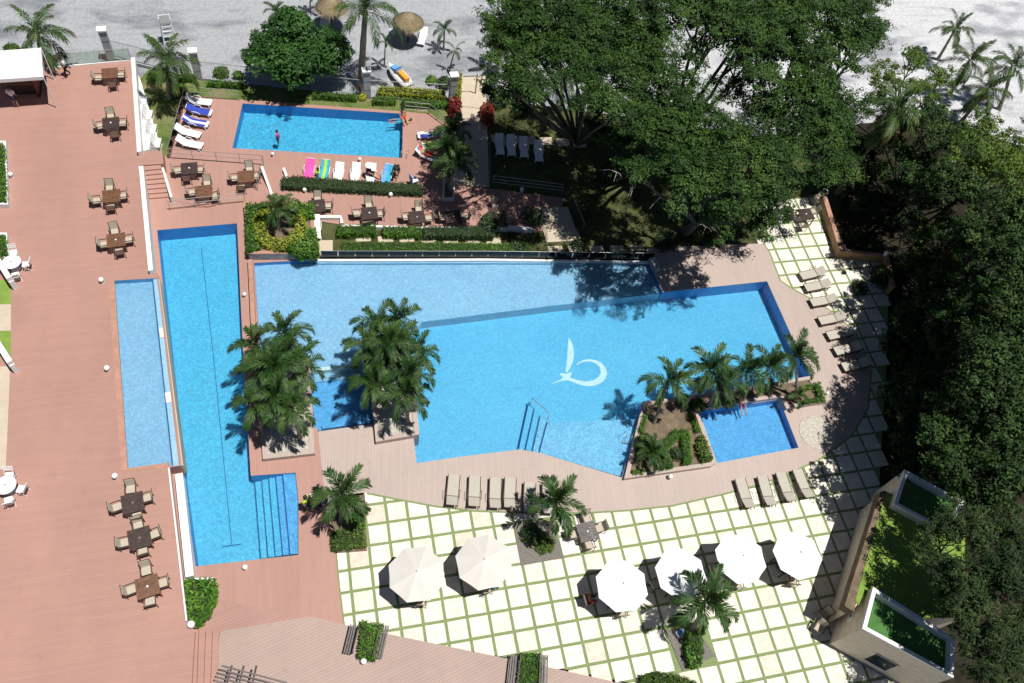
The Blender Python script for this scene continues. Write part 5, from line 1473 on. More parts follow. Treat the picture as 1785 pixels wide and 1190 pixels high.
# --- palms ---------------------------------------------------------------
for k, (x, y, h) in enumerate([(497, 580, 3.6), (448, 603, 3.3), (503, 620, 3.9), (458, 646, 3.5), (523, 640, 3.2), (484, 690, 3.9), (450, 703, 3.2), (509, 712, 3.7), (480, 640, 4.3)]):
    palm(['topmost', 'upper left', 'upper middle', 'left middle', 'right', 'lower middle', 'lower left', 'lowest', 'tallest central'][k] + ' palm of the cluster beside the lap pool', (x, y), h, 'manila', 11, 0.95, 0.25, group='left palm cluster')
for k, (x, y, h) in enumerate([(655, 568, 3.5), (694, 560, 3.9), (640, 603, 3.3), (692, 600, 4.2), (728, 618, 3.4), (662, 630, 3.9), (650, 668, 3.4), (712, 655, 3.8), (708, 690, 3.4), (676, 600, 4.5)]):
    palm(['upper left', 'topmost', 'left', 'upper middle', 'right', 'central', 'lower left', 'lower right', 'lowest', 'tallest'][k] + ' palm of the cluster standing in the large pool', (x, y), h, 'manila', 11, 0.95, 0.3, group='palm cluster in the pool')
palm('single palm between the two men and the tiled terrace', (598, 862), 3.2, 'manila', 11, 1.15, 0.0, (596, 908), 0.11)
palm('leaning palm in the square gravel bed', (968, 878), 3.4, 'manila', 12, 1.1, 0.0, (953, 938), 0.09)
palm('leaning palm in the lower gravel bed below the white parasols', (1228, 1048), 3.3, 'manila', 13, 1.15, 0.0, (1203, 1103), 0.09)
for k, (x, y, h, b) in enumerate([(1163, 664, 3.6, (1140, 736)), (1236, 645, 3.6, (1190, 712)), (1253, 668, 3.0, (1235, 706)), (1300, 650, 3.2, (1295, 698)), (1338, 640, 3.4, (1318, 692)), (1383, 622, 3.6, (1385, 690))]):
    palm(['leftmost leaning palm on the island planter', 'second palm of the island row', 'shorter palm tucked behind the second of the island row', 'middle palm of the island row', 'palm beside the middle one of the island row', 'rightmost palm of the island row'][k], (x, y), h, 'manila', 11, 1.0, 0.25, b, 0.075, 'palms of the island planter')
palm('short palm in the middle of the round yellow planting', (487, 366), 1.6, 'manila', 14, 0.85, 0.55, None, 0.1)
palm('feathery palm shrub in the lower corner of the island planter', (1135, 788), 1.0, 'manila', 16, 0.7, 0.25, None, 0.06, shaft=False)
palm('small palm shrub at the right tip of the island planter', (1391, 690), 0.7, 'manila', 10, 0.5, 0.25, None, 0.05, shaft=False)
for k, (x, y, h) in enumerate([(792, 232, 2.8), (783, 262, 3.2), (797, 285, 3.0)]):
    palm(['uppermost', 'middle', 'lowest'][k] + ' of the three dark palms beside the pale path', (x, y), h, 'manila', 13, 0.95, 0.1, [(790, 268), (780, 322), (784, 330)][k], 0.1, 'dark palms beside the path')
palm('coconut palm behind the bar tent and glass balustrade', (66, 62), 3.4, 'coconut', 15, 0.95, -0.45, (80, 118), 0.12)
palm('coconut palm on the lawn beside the white buttresses', (292, 108), 3.6, 'coconut', 14, 0.98, -0.1, (296, 170), 0.12)
palm('tall royal palm with a thick grey trunk by the fence', (637, 22), 6.2, 'royal', 14, 1.0, -0.4, (630, 152), 0.21)
palm('slender coconut palm under the rain trees', (978, 148), 3.6, 'coconut', 13, 0.85, -0.1, (972, 230), 0.07)
palm('small palm on the beach left of the round tree', (481, 22), 1.6, 'manila', 8, 0.65, -0.45, (474, 52), 0.06, shaft=False)
palm('small palm cut by the top edge left of the thatched shades', (541, -6), 1.5, 'manila', 7, 0.6, -0.45, (541, 20), 0.05, shaft=False)
palm('thin grey young palm on the beach beside the royal palm', (672, 74), 2.2, 'manila', 6, 0.45, -0.45, (670, 116), 0.045, shaft=False)
palm('young palm on the beach right of the thatched shade', (775, 54), 1.8, 'manila', 8, 0.62, -0.45, (773, 87), 0.06, shaft=False)
palm('bent young palm beside the path entrance', (793, 88), 2.0, 'coconut', 5, 0.4, -0.45, (783, 126), 0.05, shaft=False)
palm('leaning coconut palm alone on the white beach', (1664, 52), 3.2, 'coconut', 12, 0.75, -0.45, (1634, 104), 0.1)
palm('coconut palm left of the pair at the right frame edge', (1688, 108), 4.0, 'coconut', 14, 0.95, -0.45, (1655, 165), 0.12)
palm('coconut palm cut by the right frame edge', (1762, 118), 4.0, 'coconut', 14, 0.95, -0.45, (1740, 190), 0.12)
palm('drooping coconut palm below the pair at the right frame edge', (1720, 158), 3.6, 'coconut', 13, 0.9, -0.45, None, 0.12, dry=5)
palm('big drooping coconut palm inside the dark wood', (1562, 195), 8.5, 'coconut', 15, 1.05, -0.1, None, 0.12, dry=4)
palm('coconut fronds showing at the left side of the big rain trees', (878, 62), 3.5, 'coconut', 9, 0.8, -0.4, None, 0.1, dry=3)

# --- hedges and shrubs ---------------------------------------------------
def foliage(name, px, z0, h, mat, dens=190, leaf=0.10, asp=0.5, zpx=None, label='', cat='hedge', rough=0.06, round_=0.12, up=1.0, group=None, spike=False, tname='hedge'):
    P = ccw([tuple(p[:2]) for p in W(px, (z0 + h) if zpx is None else zpx)])
    cx = sum(p[0] for p in P) / len(P); cy = sum(p[1] for p in P) / len(P)
    t = thing(tname, label, cat, (cx, cy, z0), 0, group)
    Q = [(p[0] - cx, p[1] - cy) for p in P]
    core = offset(Q, 0.10)
    MB().prism(core, 0, h * 0.86).build('branches', M['bushcore'], t)
    xs_ = [p[0] for p in Q]; ys_ = [p[1] for p in Q]
    area = abs(sum(Q[i][0] * Q[(i + 1) % len(Q)][1] - Q[(i + 1) % len(Q)][0] * Q[i][1] for i in range(len(Q)))) / 2
    n = int(area * dens)
    pts = []
    while len(pts) < n:
        p = (random.uniform(min(xs_), max(xs_)), random.uniform(min(ys_), max(ys_)))
        if inside(p, Q): pts.append((p[0], p[1], h * (0.9 + 0.1 * math.sin(p[0] * 3.1) * math.sin(p[1] * 2.7)) + random.gauss(0, rough)))
    nr = [(0, 0, 1)] * len(pts)
    for i in range(len(Q)):
        a, b = Vector(Q[i]), Vector(Q[(i + 1) % len(Q)]); e = b - a
        if e.length < 1e-3: continue
        nn = Vector((e.y, -e.x)).normalized()
        for k in range(int(e.length * h * dens * 0.9)):
            p = a + e * random.random() + nn * random.gauss(-0.04, 0.05)
            pts.append((p.x, p.y, random.uniform(0.02, h))); nr.append((nn.x, nn.y, 0.5))
    Pn = np.array(pts); Nn = np.array(nr, dtype=float) + rng.normal(size=(len(pts), 3)) * 0.55
    if spike: Nn = Nn * np.array([1, 1, 0.35]) + rng.normal(size=Nn.shape) * 0.4
    sz = leaf * rng.uniform(0.7, 1.4, len(Pn))
    V, F = leaves(Pn, Nn, sz, sz * asp)
    link('foliage', np_mesh('foliage', V, F, mat), t)
    return t

def shrub(label, px, r, mat, z0=0.0, h=None, leaf=0.14, asp=0.45, n=500, cat='shrub', group=None, upright=0.0, name='shrub'):
    h = h or r * 1.2
    c = at(px[0], px[1], z0 + h * 0.6); c.z = z0
    t = thing(name, label, cat, c, 0, group)
    MB().ball((0, 0, h * 0.42), r * 0.72, 10, 7, (1, 1, h / r * 0.5)).build('branches', M['bushcore'], t)
    d = unit(rng.normal(size=(n * 2, 3))); d = d[d[:, 2] > -0.3][:n]
    lump = 1 + 0.16 * np.sin(d[:, :1] * 5 + px[0]) * np.cos(d[:, 1:2] * 6 + px[1])
    P_ = d * (0.78 + 0.3 * rng.random((len(d), 1))) * lump * np.array([r, r, h * 0.58]) + np.array([0, 0, h * 0.45])
    Nn = d + np.array([0, 0, 0.5]) + rng.normal(size=d.shape) * 0.5
    sz = leaf * rng.uniform(0.7, 1.4, len(P_))
    V, F = leaves(P_, Nn, sz, sz * asp)
    link('foliage', np_mesh('foliage', V, F, mat), t)
    return t

H = M['hedge']; HD = M['hedgedark']; Y = M['yellowleaf']
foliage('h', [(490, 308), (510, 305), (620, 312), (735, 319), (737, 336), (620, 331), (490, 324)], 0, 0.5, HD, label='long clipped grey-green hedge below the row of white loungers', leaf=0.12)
foliage('h', [(588, 391), (655, 390), (655, 406), (588, 407)], 0, 0.55, H, label='clipped hedge block below the dark table above the glass wall', leaf=0.12)
foliage('h', [(668, 392), (735, 393), (735, 408), (668, 408)], 0, 0.55, H, label='second clipped hedge block half in the shade', leaf=0.12)
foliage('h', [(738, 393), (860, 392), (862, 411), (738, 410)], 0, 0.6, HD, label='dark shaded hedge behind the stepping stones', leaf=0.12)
foliage('h', [(597, 421), (760, 421), (925, 424), (926, 437), (760, 436), (597, 436)], 0, 0.45, H, label='long bright green hedge right behind the glass wall', leaf=0.11, dens=230)
foliage('h', [(660, 150), (700, 150), (776, 156), (776, 168), (700, 163), (656, 160)], -0.3, 0.6, M['yellowleaf'], label='golden hedge behind the fence near the jet ski', leaf=0.13)
foliage('h', [(650, 166), (690, 167), (690, 177), (650, 176)], -0.1, 0.5, H, label='clipped hedge at the foot of the pillar by the royal palm', leaf=0.12)
foliage('h', [(702, 170), (783, 175), (783, 183), (700, 180)], -0.1, 0.5, H, label='clipped hedge in front of the fence near the path', leaf=0.12)
foliage('h', [(545, 158), (622, 162), (622, 170), (545, 166)], -0.1, 0.5, H, label='clipped hedge in the shade of the almond tree', leaf=0.12)
foliage('h', [(362, 137), (425, 141), (425, 149), (360, 145)], -0.1, 0.45, H, label='narrow clipped hedge left of the almond tree', leaf=0.12)
foliage('h', [(256, 125), (340, 128), (340, 137), (256, 135)], -0.1, 0.45, H, label='narrow clipped hedge behind the coconut palm on the lawn', leaf=0.12)
foliage('h', [(795, 123), (805, 123), (803, 172), (797, 172)], -0.2, 0.9, M['yellowleaf'], label='tall golden hedge at the left of the path entrance', leaf=0.13)
# square planter at the pool corner
foliage('h', [(428, 354), (470, 352), (462, 380), (448, 395), (452, 430), (430, 436)], 0.55, 0.45, H, label='green leafy shrubs along the left side of the square planter', leaf=0.16, rough=0.14, cat='shrub', tname='shrub')
foliage('h', [(500, 352), (545, 352), (548, 375), (520, 378)], 0.55, 0.5, H, label='green shrubs at the upper right of the square planter', leaf=0.16, rough=0.14, cat='shrub', tname='shrub')
arc = [(487 + 47 * math.cos(a), 392 + 40 * math.sin(a)) for a in np.linspace(-1.2, 4.35, 20)] + [(487 + 27 * math.cos(a), 392 + 22 * math.sin(a)) for a in np.linspace(4.35, -1.2, 20)]
foliage('h', arc, 0.55, 0.55, Y, label='golden ring of shrubs around the short palm in the square planter', leaf=0.16, asp=0.35, rough=0.16, cat='shrub', tname='shrub', dens=240)
foliage('h', [(505, 405), (550, 395), (556, 440), (520, 446), (500, 430)], 0.55, 0.6, H, label='green shrubs with yellow flowers spilling over the stone planter wall', leaf=0.16, rough=0.16, cat='shrub', tname='shrub')
foliage('h', [(478, 420), (500, 425), (500, 438), (478, 436)], 0.55, 0.3, HD, label='low grey-green plants at the front of the square planter', leaf=0.14, rough=0.1, cat='shrub', tname='shrub')
# island planter hedges
foliage('h', [(1114, 748), (1124, 720), (1129, 726), (1122, 756)], 0.25, 0.35, H, label='narrow hedge along the left rim of the island planter', leaf=0.1, dens=300)
foliage('h', [(1111, 758), (1132, 757), (1152, 771), (1178, 746), (1192, 752), (1163, 786), (1176, 812), (1156, 817), (1143, 794), (1116, 782)], 0.25, 0.45, H, label='zigzag clipped hedge in the island planter', leaf=0.1, dens=300)
foliage('h', [(1187, 746), (1203, 748), (1208, 804), (1192, 808)], 0.25, 0.45, H, label='straight clipped hedge on the right of the zigzag one', leaf=0.1, dens=300)
foliage('h', [(1204, 718), (1211, 722), (1223, 750), (1214, 752)], 0.25, 0.35, H, label='narrow hedge along the small pool rim of the island', leaf=0.1, dens=300)
foliage('h', [(1221, 757), (1228, 757), (1243, 798), (1226, 803), (1215, 775)], 0.25, 0.45, M['leafD'], label='olive croton plants in the right corner of the island planter', leaf=0.2, asp=0.35, rough=0.14, cat='shrub', tname='shrub')
foliage('h', [(1395, 672), (1430, 664), (1441, 697), (1400, 704), (1400, 697), (1428, 690), (1420, 674), (1398, 682)], 0.25, 0.35, H, label='square ring hedge at the right end of the island planter', leaf=0.1, dens=300)
foliage('h', [(1103, 818), (1125, 816), (1122, 826), (1104, 826)], 0.25, 0.25, H, label='small hedge at the lowest corner of the island planter', leaf=0.1, dens=300)
shrub('grey-green agave shrub between the clipped island hedges', (1179, 790), 0.4, HD, 0.25, 0.5, 0.25, 0.2, 160)
# palm bed shrubs
foliage('h', [(577, 925), (632, 918), (637, 950), (590, 957), (577, 958)], 0.0, 0.4, M['leafD'], label='olive leafy ground shrubs at the foot of the single palm', leaf=0.2, asp=0.3, rough=0.1, cat='shrub', tname='shrub')
foliage('h', [(615, 890), (632, 890), (636, 915), (618, 918)], 0.0, 0.45, H, label='bright green shrubs right of the single palm trunk', leaf=0.18, rough=0.12, cat='shrub', tname='shrub')
shrub('dark round shrub in the square gravel bed', (928, 930), 0.62, HD, 0.0, 0.6, 0.2, 0.35, 500)
shrub('yellow-green shrub right of the trunk in the square gravel bed', (950, 945), 0.6, M['leafD'], 0.0, 0.5, 0.2, 0.25, 420)
foliage('h', [(1196, 1098), (1222, 1095), (1228, 1135), (1222, 1160), (1204, 1163), (1197, 1140)], 0.0, 0.55, H, label='rounded hedge in the lower gravel bed', leaf=0.14, rough=0.1)
# boardwalk hedges
foliage('h', [(630, 1080), (667, 1088), (653, 1149), (624, 1144)], 0.1, 0.65, H, label='small clipped hedge between the two benches of the boardwalk', leaf=0.11, dens=260)
foliage('h', [(906, 1138), (943, 1138), (940, 1215), (902, 1215)], 0.1, 0.65, H, label='clipped hedge cut by the lower frame edge on the boardwalk', leaf=0.11, dens=260)
foliage('h', [(1120, 1178), (1150, 1170), (1190, 1180), (1215, 1190), (1215, 1230), (1120, 1230)], 0.0, 0.6, M['leafD'], label='spiky plants at the lower frame edge below the terrace', leaf=0.25, asp=0.25, rough=0.15, cat='shrub', tname='shrub')
foliage('h', [(323, 1010), (372, 1010), (375, 1035), (360, 1070), (338, 1088), (328, 1075)], 0.25, 0.9, H, label='long-leaved green shrub at the lower end of the terrace wall', leaf=0.34, asp=0.28, rough=0.16, dens=110, cat='shrub', tname='shrub')
foliage('h', [(-30, 250), (7, 250), (10, 348), (-30, 350)], TZ + 0.3, 0.35, H, label='hedge in the left frame edge planter near the bar tent', leaf=0.13)
foliage('h', [(-30, 408), (9, 408), (12, 444), (-30, 446)], TZ + 0.3, 0.35, H, label='hedge in the planter behind the upper round white table', leaf=0.13)
# crimson cordylines along the path
for k, (x, y) in enumerate(((793, 180), (793, 196), (849, 190), (851, 205))):
    shrub(['upper crimson plant left of the path', 'lower crimson plant left of the path', 'upper crimson plant right of the path', 'lower crimson plant right of the path'][k], (x, y), 0.5, M['redleaf'], 0.0, 1.1, 0.3, 0.3, 260, group='crimson plants along the path')
# low shrubs around
SH = [((310, 155), 0.6, H, -0.1, 'round dark shrub at the foot of the coconut palm on the lawn'), ((385, 125), 0.55, M['leafD'], -0.3, 'light shrub behind the fence left of the almond tree'), ((415, 130), 0.4, H, -0.3, 'small shrub behind the fence by the almond tree'),
      ((632, 168), 0.3, M['yellowleaf'], -0.1, 'tiny golden shrub left of the royal palm pillar'), ((752, 138), 0.4, H, -0.4, 'small green shrub on the beach behind the golden hedge'), ((775, 142), 0.6, HD, -0.4, 'grey spiky shrub beside the fence pillar at the path'),
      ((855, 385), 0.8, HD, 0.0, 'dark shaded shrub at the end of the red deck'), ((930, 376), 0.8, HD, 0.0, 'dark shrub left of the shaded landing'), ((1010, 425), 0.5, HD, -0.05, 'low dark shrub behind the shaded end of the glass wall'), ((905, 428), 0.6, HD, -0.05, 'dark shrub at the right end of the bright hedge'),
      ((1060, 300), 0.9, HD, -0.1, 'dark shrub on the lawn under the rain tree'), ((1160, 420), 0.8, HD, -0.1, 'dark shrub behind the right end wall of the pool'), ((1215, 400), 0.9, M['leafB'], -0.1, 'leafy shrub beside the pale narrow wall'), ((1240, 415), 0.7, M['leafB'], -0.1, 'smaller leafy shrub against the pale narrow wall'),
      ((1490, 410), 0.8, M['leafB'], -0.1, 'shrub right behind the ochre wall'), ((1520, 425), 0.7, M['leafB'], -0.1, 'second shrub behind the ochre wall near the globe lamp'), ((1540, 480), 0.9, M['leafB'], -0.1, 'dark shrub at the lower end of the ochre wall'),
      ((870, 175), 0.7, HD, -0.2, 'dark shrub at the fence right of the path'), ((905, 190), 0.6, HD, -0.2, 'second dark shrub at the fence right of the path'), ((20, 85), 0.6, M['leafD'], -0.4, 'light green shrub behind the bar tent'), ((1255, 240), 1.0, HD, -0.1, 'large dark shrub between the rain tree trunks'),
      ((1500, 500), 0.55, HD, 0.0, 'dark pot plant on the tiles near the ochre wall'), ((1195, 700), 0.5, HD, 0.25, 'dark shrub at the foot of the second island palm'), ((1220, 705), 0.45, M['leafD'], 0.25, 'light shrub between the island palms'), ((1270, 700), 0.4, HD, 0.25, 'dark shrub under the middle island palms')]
for (x, y), r, m_, z, lab in SH: shrub(lab, (x, y), r, m_, z, r * 1.2, 0.17, 0.45, int(620 * r))

# fallen leaves and tufts on the lawns: too small to count
n = 9000
A = np.array([tuple(at(rng.uniform(240, 1000), rng.uniform(118, 300), -0.1)) for _ in range(n)])
keep = [i for i in range(n) if inside(A[i], lawn) and not inside(A[i], [tuple(p) for p in W(RED)]) and not inside(A[i], [tuple(p) for p in W(PATH)])]
A = A[keep] + np.array([0, 0, 0.03])
V, F = leaves(A, rng.normal(size=A.shape) * np.array([1, 1, 0.3]), 0.12, 0.03)
tag(link('grass_tufts', np_mesh('grass_tufts', V, F, M['leafD'])), 'short worn grass on the lawn around the small pool deck', 'grass', kind='stuff')

# ================================================================== PEOPLE
def skin(name, J, E_, rad, mat, parent, root=0, sub=1):
    me = bpy.data.meshes.new(name)
    bm = bmesh.new(); lay = bm.verts.layers.skin.verify()
    vs_ = []
    for i, p in enumerate(J):
        v = bm.verts.new(p); v[lay].radius = (rad[i], rad[i]); v[lay].use_root = (i == root); vs_.append(v)
    for a, b in E_: bm.edges.new((vs_[a], vs_[b]))
    bm.to_mesh(me); bm.free()
    me.materials.append(mat)
    o = link(name, me, parent)
    o.modifiers.new('skin', 'SKIN').use_smooth_shade = True
    s = o.modifiers.new('sub', 'SUBSURF'); s.levels = sub; s.render_levels = sub
    return o

def person(label, p, rz, pose='stand', skinm='skin', shirt=None, legs=None, hair='hair', hat=None, long_legs=False, scale=1.0):
    t = thing('person', label, 'person', p, rz)
    t.scale = (scale,) * 3
    # front is +x; joints: pelvis, chest, neck, head, arms (shoulder, elbow, wrist), legs (hip, knee, ankle, toe)
    V3 = Vector
    if pose == 'stand':
        J = dict(pe=(0, 0, .95), wa=(0, 0, 1.12), ch=(0, 0, 1.34), ne=(0, 0, 1.50), he=(.02, 0, 1.63), sl=(0, .19, 1.42), el=(-.03, .25, 1.14), wl=(.10, .24, .92), sr=(0, -.19, 1.42), er=(.0, -.25, 1.14), wr=(.16, -.22, .96),
                 hl=(0, .10, .90), kl=(.02, .11, .49), al=(-.03, .11, .08), tl=(.12, .12, .03), hr=(0, -.10, .90), kr=(.02, -.11, .49), ar=(-.02, -.11, .08), tr=(.13, -.12, .03))
    elif pose == 'walk':
        J = dict(pe=(0, 0, .93), wa=(.01, 0, 1.10), ch=(.03, 0, 1.32), ne=(.05, 0, 1.48), he=(.08, 0, 1.61), sl=(.03, .19, 1.40), el=(.02, .25, 1.12), wl=(.24, .22, 1.02), sr=(.03, -.19, 1.40), er=(-.10, -.25, 1.14), wr=(-.10, -.25, .90),
                 hl=(0, .10, .89), kl=(.16, .10, .50), al=(.12, .10, .09), tl=(.27, .11, .04), hr=(0, -.10, .89), kr=(-.02, -.10, .48), ar=(-.26, -.10, .13), tr=(-.14, -.11, .03))
    elif pose == 'bend':
        J = dict(pe=(-.12, 0, .88), wa=(.02, 0, 1.00), ch=(.22, 0, 1.10), ne=(.36, 0, 1.17), he=(.48, 0, 1.20), sl=(.24, .19, 1.12), el=(.32, .24, .88), wl=(.46, .16, .74), sr=(.24, -.19, 1.12), er=(.30, -.24, .86), wr=(.46, -.16, .70),
                 hl=(-.12, .10, .84), kl=(.02, .11, .46), al=(-.05, .11, .08), tl=(.10, .12, .03), hr=(-.12, -.10, .84), kr=(.04, -.11, .46), ar=(-.06, -.11, .08), tr=(.10, -.12, .03))
    elif pose == 'sit':
        J = dict(pe=(0, 0, .54), wa=(-.02, 0, .70), ch=(-.03, 0, .93), ne=(-.02, 0, 1.09), he=(.02, 0, 1.22), sl=(-.03, .19, 1.01), el=(.04, .26, .76), wl=(.26, .20, .70), sr=(-.03, -.19, 1.01), er=(.04, -.26, .76), wr=(.26, -.20, .70),
                 hl=(.02, .10, .52), kl=(.42, .13, .50), al=(.42, .13, .08), tl=(.56, .14, .03), hr=(.02, -.10, .52), kr=(.42, -.13, .50), ar=(.40, -.13, .08), tr=(.54, -.14, .03))
    elif pose == 'longsit':                        # seated with legs stretched on a lounger or deck
        J = dict(pe=(0, 0, .10), wa=(-.04, 0, .26), ch=(-.10, 0, .48), ne=(-.10, 0, .64), he=(-.07, 0, .77), sl=(-.10, .19, .56), el=(-.20, .26, .32), wl=(-.16, .28, .08), sr=(-.10, -.19, .56), er=(.05, -.25, .38), wr=(.25, -.18, .30),
                 hl=(.03, .10, .10), kl=(.42, .13, .30), al=(.78, .13, .07), tl=(.84, .14, .20), hr=(.03, -.10, .10), kr=(.43, -.13, .14), ar=(.85, -.12, .07), tr=(.90, -.13, .20))
    elif pose == 'lie':
        J = dict(pe=(0, 0, .12), wa=(-.17, 0, .14), ch=(-.38, 0, .16), ne=(-.55, 0, .18), he=(-.68, 0, .20), sl=(-.47, .19, .14), el=(-.62, .36, .12), wl=(-.82, .28, .12), sr=(-.47, -.19, .14), er=(-.22, -.30, .10), wr=(.0, -.28, .10),
                 hl=(.05, .10, .11), kl=(.46, .13, .12), al=(.88, .14, .08), tl=(.98, .16, .16), hr=(.05, -.10, .11), kr=(.46, -.13, .16), ar=(.88, -.12, .08), tr=(.98, -.14, .16))
    J = {k: V3(v) for k, v in J.items()}
    order = list(J); idx = {k: i for i, k in enumerate(order)}
    rad = dict(pe=.125, wa=.115, ch=.135, ne=.052, he=.105, sl=.058, el=.042, wl=.028, sr=.058, er=.042, wr=.028, hl=.085, kl=.056, al=.038, tl=.03, hr=.085, kr=.056, ar=.038, tr=.03)
    pts = [J[k] for k in order]; rr = [rad[k] for k in order]
    ed = [('pe', 'wa'), ('wa', 'ch'), ('ch', 'ne'), ('ne', 'he'), ('ch', 'sl'), ('sl', 'el'), ('el', 'wl'), ('ch', 'sr'), ('sr', 'er'), ('er', 'wr'), ('pe', 'hl'), ('hl', 'kl'), ('kl', 'al'), ('al', 'tl'), ('pe', 'hr'), ('hr', 'kr'), ('kr', 'ar'), ('ar', 'tr')]
    E_ = [(idx[a], idx[b]) for a, b in ed]
    up = (J['he'] - J['ne']).normalized(); crown_ = J['he'] + up * .09
    pts.append(crown_); rr.append(.075); E_.append((idx['he'], len(pts) - 1))
    # hands: palm and five bent fingers
    for w_, e_, sgn in (('wl', 'el', 1), ('wr', 'er', -1)):
        d = (J[w_] - J[e_]).normalized(); side = d.cross(Vector((0, 0, 1)))
        side = side.normalized() if side.length > 1e-3 else Vector((1, 0, 0))
        nrm_ = side.cross(d).normalized()
        palm_ = J[w_] + d * .075; pts.append(palm_); rr.append(.030); pi_ = len(pts) - 1; E_.append((idx[w_], pi_))
        for f, (off, ln) in enumerate(((-.030, .060), (-.010, .075), (.010, .070), (.030, .055))):
            k1 = palm_ + side * off + d * (.03 + ln * .5); k2 = k1 + (d * .8 - nrm_ * .6) * ln * .55
            pts.append(k1); rr.append(.009); pts.append(k2); rr.append(.008); E_ += [(pi_, len(pts) - 2), (len(pts) - 2, len(pts) - 1)]
        th = J[w_] + d * .03 + side * (-.045 * sgn); th2 = th + d * .045 - side * .012 * sgn
        pts.append(th); rr.append(.011); pts.append(th2); rr.append(.009); E_ += [(pi_, len(pts) - 2), (len(pts) - 2, len(pts) - 1)]
    # nose
    fw = Vector((1, 0, 0)) - up * up.x
    fw = fw.normalized() if fw.length > .2 else Vector((0, 0, 1))
    skin('body', pts, E_, rr, M[skinm], t, 0, 1)
    def clothing(name, keys, edges, extra, mat):
        ks = list(keys); ii = {k: i for i, k in enumerate(ks)}
        skin(name, [keys[k] for k in ks], [(ii[a], ii[b]) for a, b in edges], [extra[k] for k in ks], M[mat], t, 0, 1)
    if shirt:
        K = dict(pe=J['pe'].lerp(J['wa'], .2), wa=J['wa'], ch=J['ch'], ne=J['ch'].lerp(J['ne'], .6), sl=J['sl'], el=J['sl'].lerp(J['el'], .8), sr=J['sr'], er=J['sr'].lerp(J['er'], .8))
        clothing('shirt', K, [('pe', 'wa'), ('wa', 'ch'), ('ch', 'ne'), ('ch', 'sl'), ('sl', 'el'), ('ch', 'sr'), ('sr', 'er')], dict(pe=.155, wa=.145, ch=.16, ne=.085, sl=.08, el=.07, sr=.08, er=.07), shirt)
    if legs:
        f = 0.95 if long_legs else 0.0
        K = dict(pe=J['pe'], hl=J['hl'], kl=J['kl'] if long_legs else J['hl'].lerp(J['kl'], .8), hr=J['hr'], kr=J['kr'] if long_legs else J['hr'].lerp(J['kr'], .8))
        ex = dict(pe=.145, hl=.105, kl=.075 if long_legs else .095, hr=.105, kr=.075 if long_legs else .095); ee = [('pe', 'hl'), ('hl', 'kl'), ('pe', 'hr'), ('hr', 'kr')]
        if long_legs:
            K['al'] = J['kl'].lerp(J['al'], .92); K['ar'] = J['kr'].lerp(J['ar'], .92); ex['al'] = ex['ar'] = .062; ee += [('kl', 'al'), ('kr', 'ar')]
        clothing('trousers' if long_legs else 'shorts', K, ee, ex, legs)
    hc = J['he'] + up * .035 - fw * .02
    MB().ball(tuple(hc), .122, 12, 8, (1, 1, 1)).build('hair', M[hair], t)
    fc = J['he'] + fw * .075 - up * .02
    face = MB().ball(tuple(fc), .075, 10, 6, (.8, 1, 1)); face.build('face', M[skinm], t)
    MB().ball(tuple(fc + fw * .065), .018, 6, 4).build('nose', M[skinm], t)
    for s_ in (-1, 1):
        sd = up.cross(fw).normalized() * s_
        MB().ball(tuple(fc + fw * .055 + sd * .032 + up * .025), .010, 6, 4).build('eye', M['blackc'], t)
        MB().ball(tuple(J['he'] + sd * .118), .026, 6, 4).build('ear', M[skinm], t)
    MB().box(tuple(fc + fw * .058 - up * .035), (.012, .04, .008)).build('mouth', M['redc'], t)
    if hat:
        ht = MB()
        z = up
        ht.lathe((0, 0, 0), [(.27, 0), (.14, .02), (.125, .10), (.09, .14), (.001, .15)], 16)
        o = ht.build('hat', M[hat], t); o.location = J['he'] + up * .07; o.rotation_euler = Vector((0, 0, 1)).rotation_difference(up).to_euler()
    return t

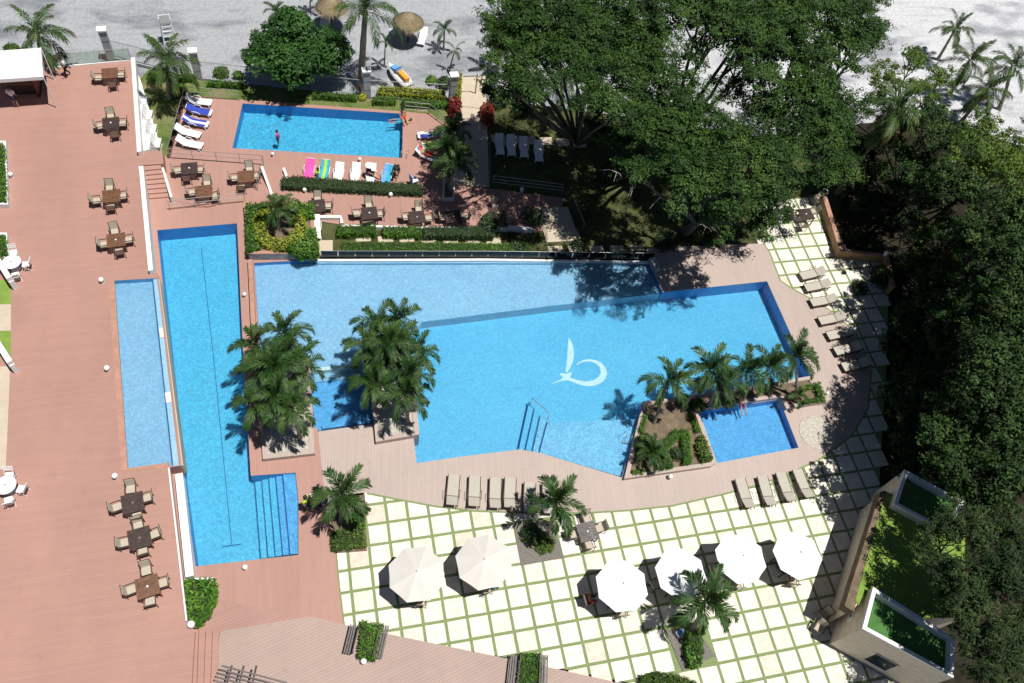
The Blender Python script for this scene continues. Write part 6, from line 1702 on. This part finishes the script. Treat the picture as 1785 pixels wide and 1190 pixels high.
def gp(x, y, z=0.0): return at(x, y, z)
person('waiter in a white shirt and black trousers walking by the glass balustrade', gp(119, 133, TZ), R(215), 'walk', 'skin', 'whitec', 'blackc', long_legs=True)
person('man in a white shirt and blue shorts standing at the bar tent', gp(30, 186, TZ), R(75), 'stand', 'skin2', 'whitec', 'navy')
person('child in a pink top standing in the small pool', gp(486, 252, -0.55), R(160), 'stand', 'skin', 'pink', 'purple', scale=0.8)
person('swimmer at the upper right corner of the small pool', gp(699, 212, -0.1), R(180), 'lie', 'skin2', None, 'teal')
person('bather leaning on the right rim of the small pool', gp(702, 206, 0.0), R(-80), 'longsit', 'skin2', None, 'redc')
person('boy sitting between the pink towel and the striped towel', gp(556, 306, 0.0), R(-60), 'longsit', 'skin', 'lime', 'navy', scale=0.8)
person('woman in black with a white hat sitting on a white lounger', gp(645, 303, 0.32), R(-35), 'longsit', 'skin2', 'blackc', 'blackc', hat='whitec')
person('dark haired person bending over beside the bright blue towel', gp(691, 307, 0.0), R(-100), 'bend', 'skind', 'blackc', 'blackc')
person('sunbather lying on the striped red towel right of the small pool', gp(745, 269, 0.36), R(-30), 'lie', 'skin2', None, 'redc')
person('man in a lime green shirt standing beside the red shirted one', gp(536, 886, 0.03), R(-35), 'stand', 'skin', 'lime', 'navy', long_legs=True)
person('man in an orange-red shirt crouching under the single palm', gp(556, 886, 0.03), R(150), 'bend', 'skin', 'redc', 'navy', long_legs=True)
person('gardener in khaki with a white hat bending at the tiled corner', gp(1418, 356, 0.0), R(20), 'bend', 'skin', 'khaki', 'khaki', hat='whitec', long_legs=True)
person('bather at the upper rim of the small right pool', gp(1291, 704, -0.05), R(-95), 'longsit', 'skin2', None, 'purple')
person('guest in a red shirt seated on the left under a white parasol', RED_SEAT + Vector((0.02, 0, -0.08)), R(5), 'sit', 'skin', 'redc', 'navy', long_legs=True)
person('guest in blue seated under the cream parasol beside the palm bed', gp(860, 1028, 0.0), R(95), 'sit', 'skin2', 'teal', 'navy')
t = thing('toolbox', 'blue and white box between the two men by the lap pool steps', 'box', gp(545, 873, 0.03), R(15))
MB().box((0, 0, 0.22), (0.5, 0.42, 0.44)).build('body', M['blue'], t); MB().box((0, 0, 0.47), (0.54, 0.46, 0.06)).build('lid', M['whitec'], t); MB().tube([(-0.15, 0, 0.5), (-0.15, 0, 0.6), (0.15, 0, 0.6), (0.15, 0, 0.5)], 0.015, 6).build('handle', M['darkmetal'], t)
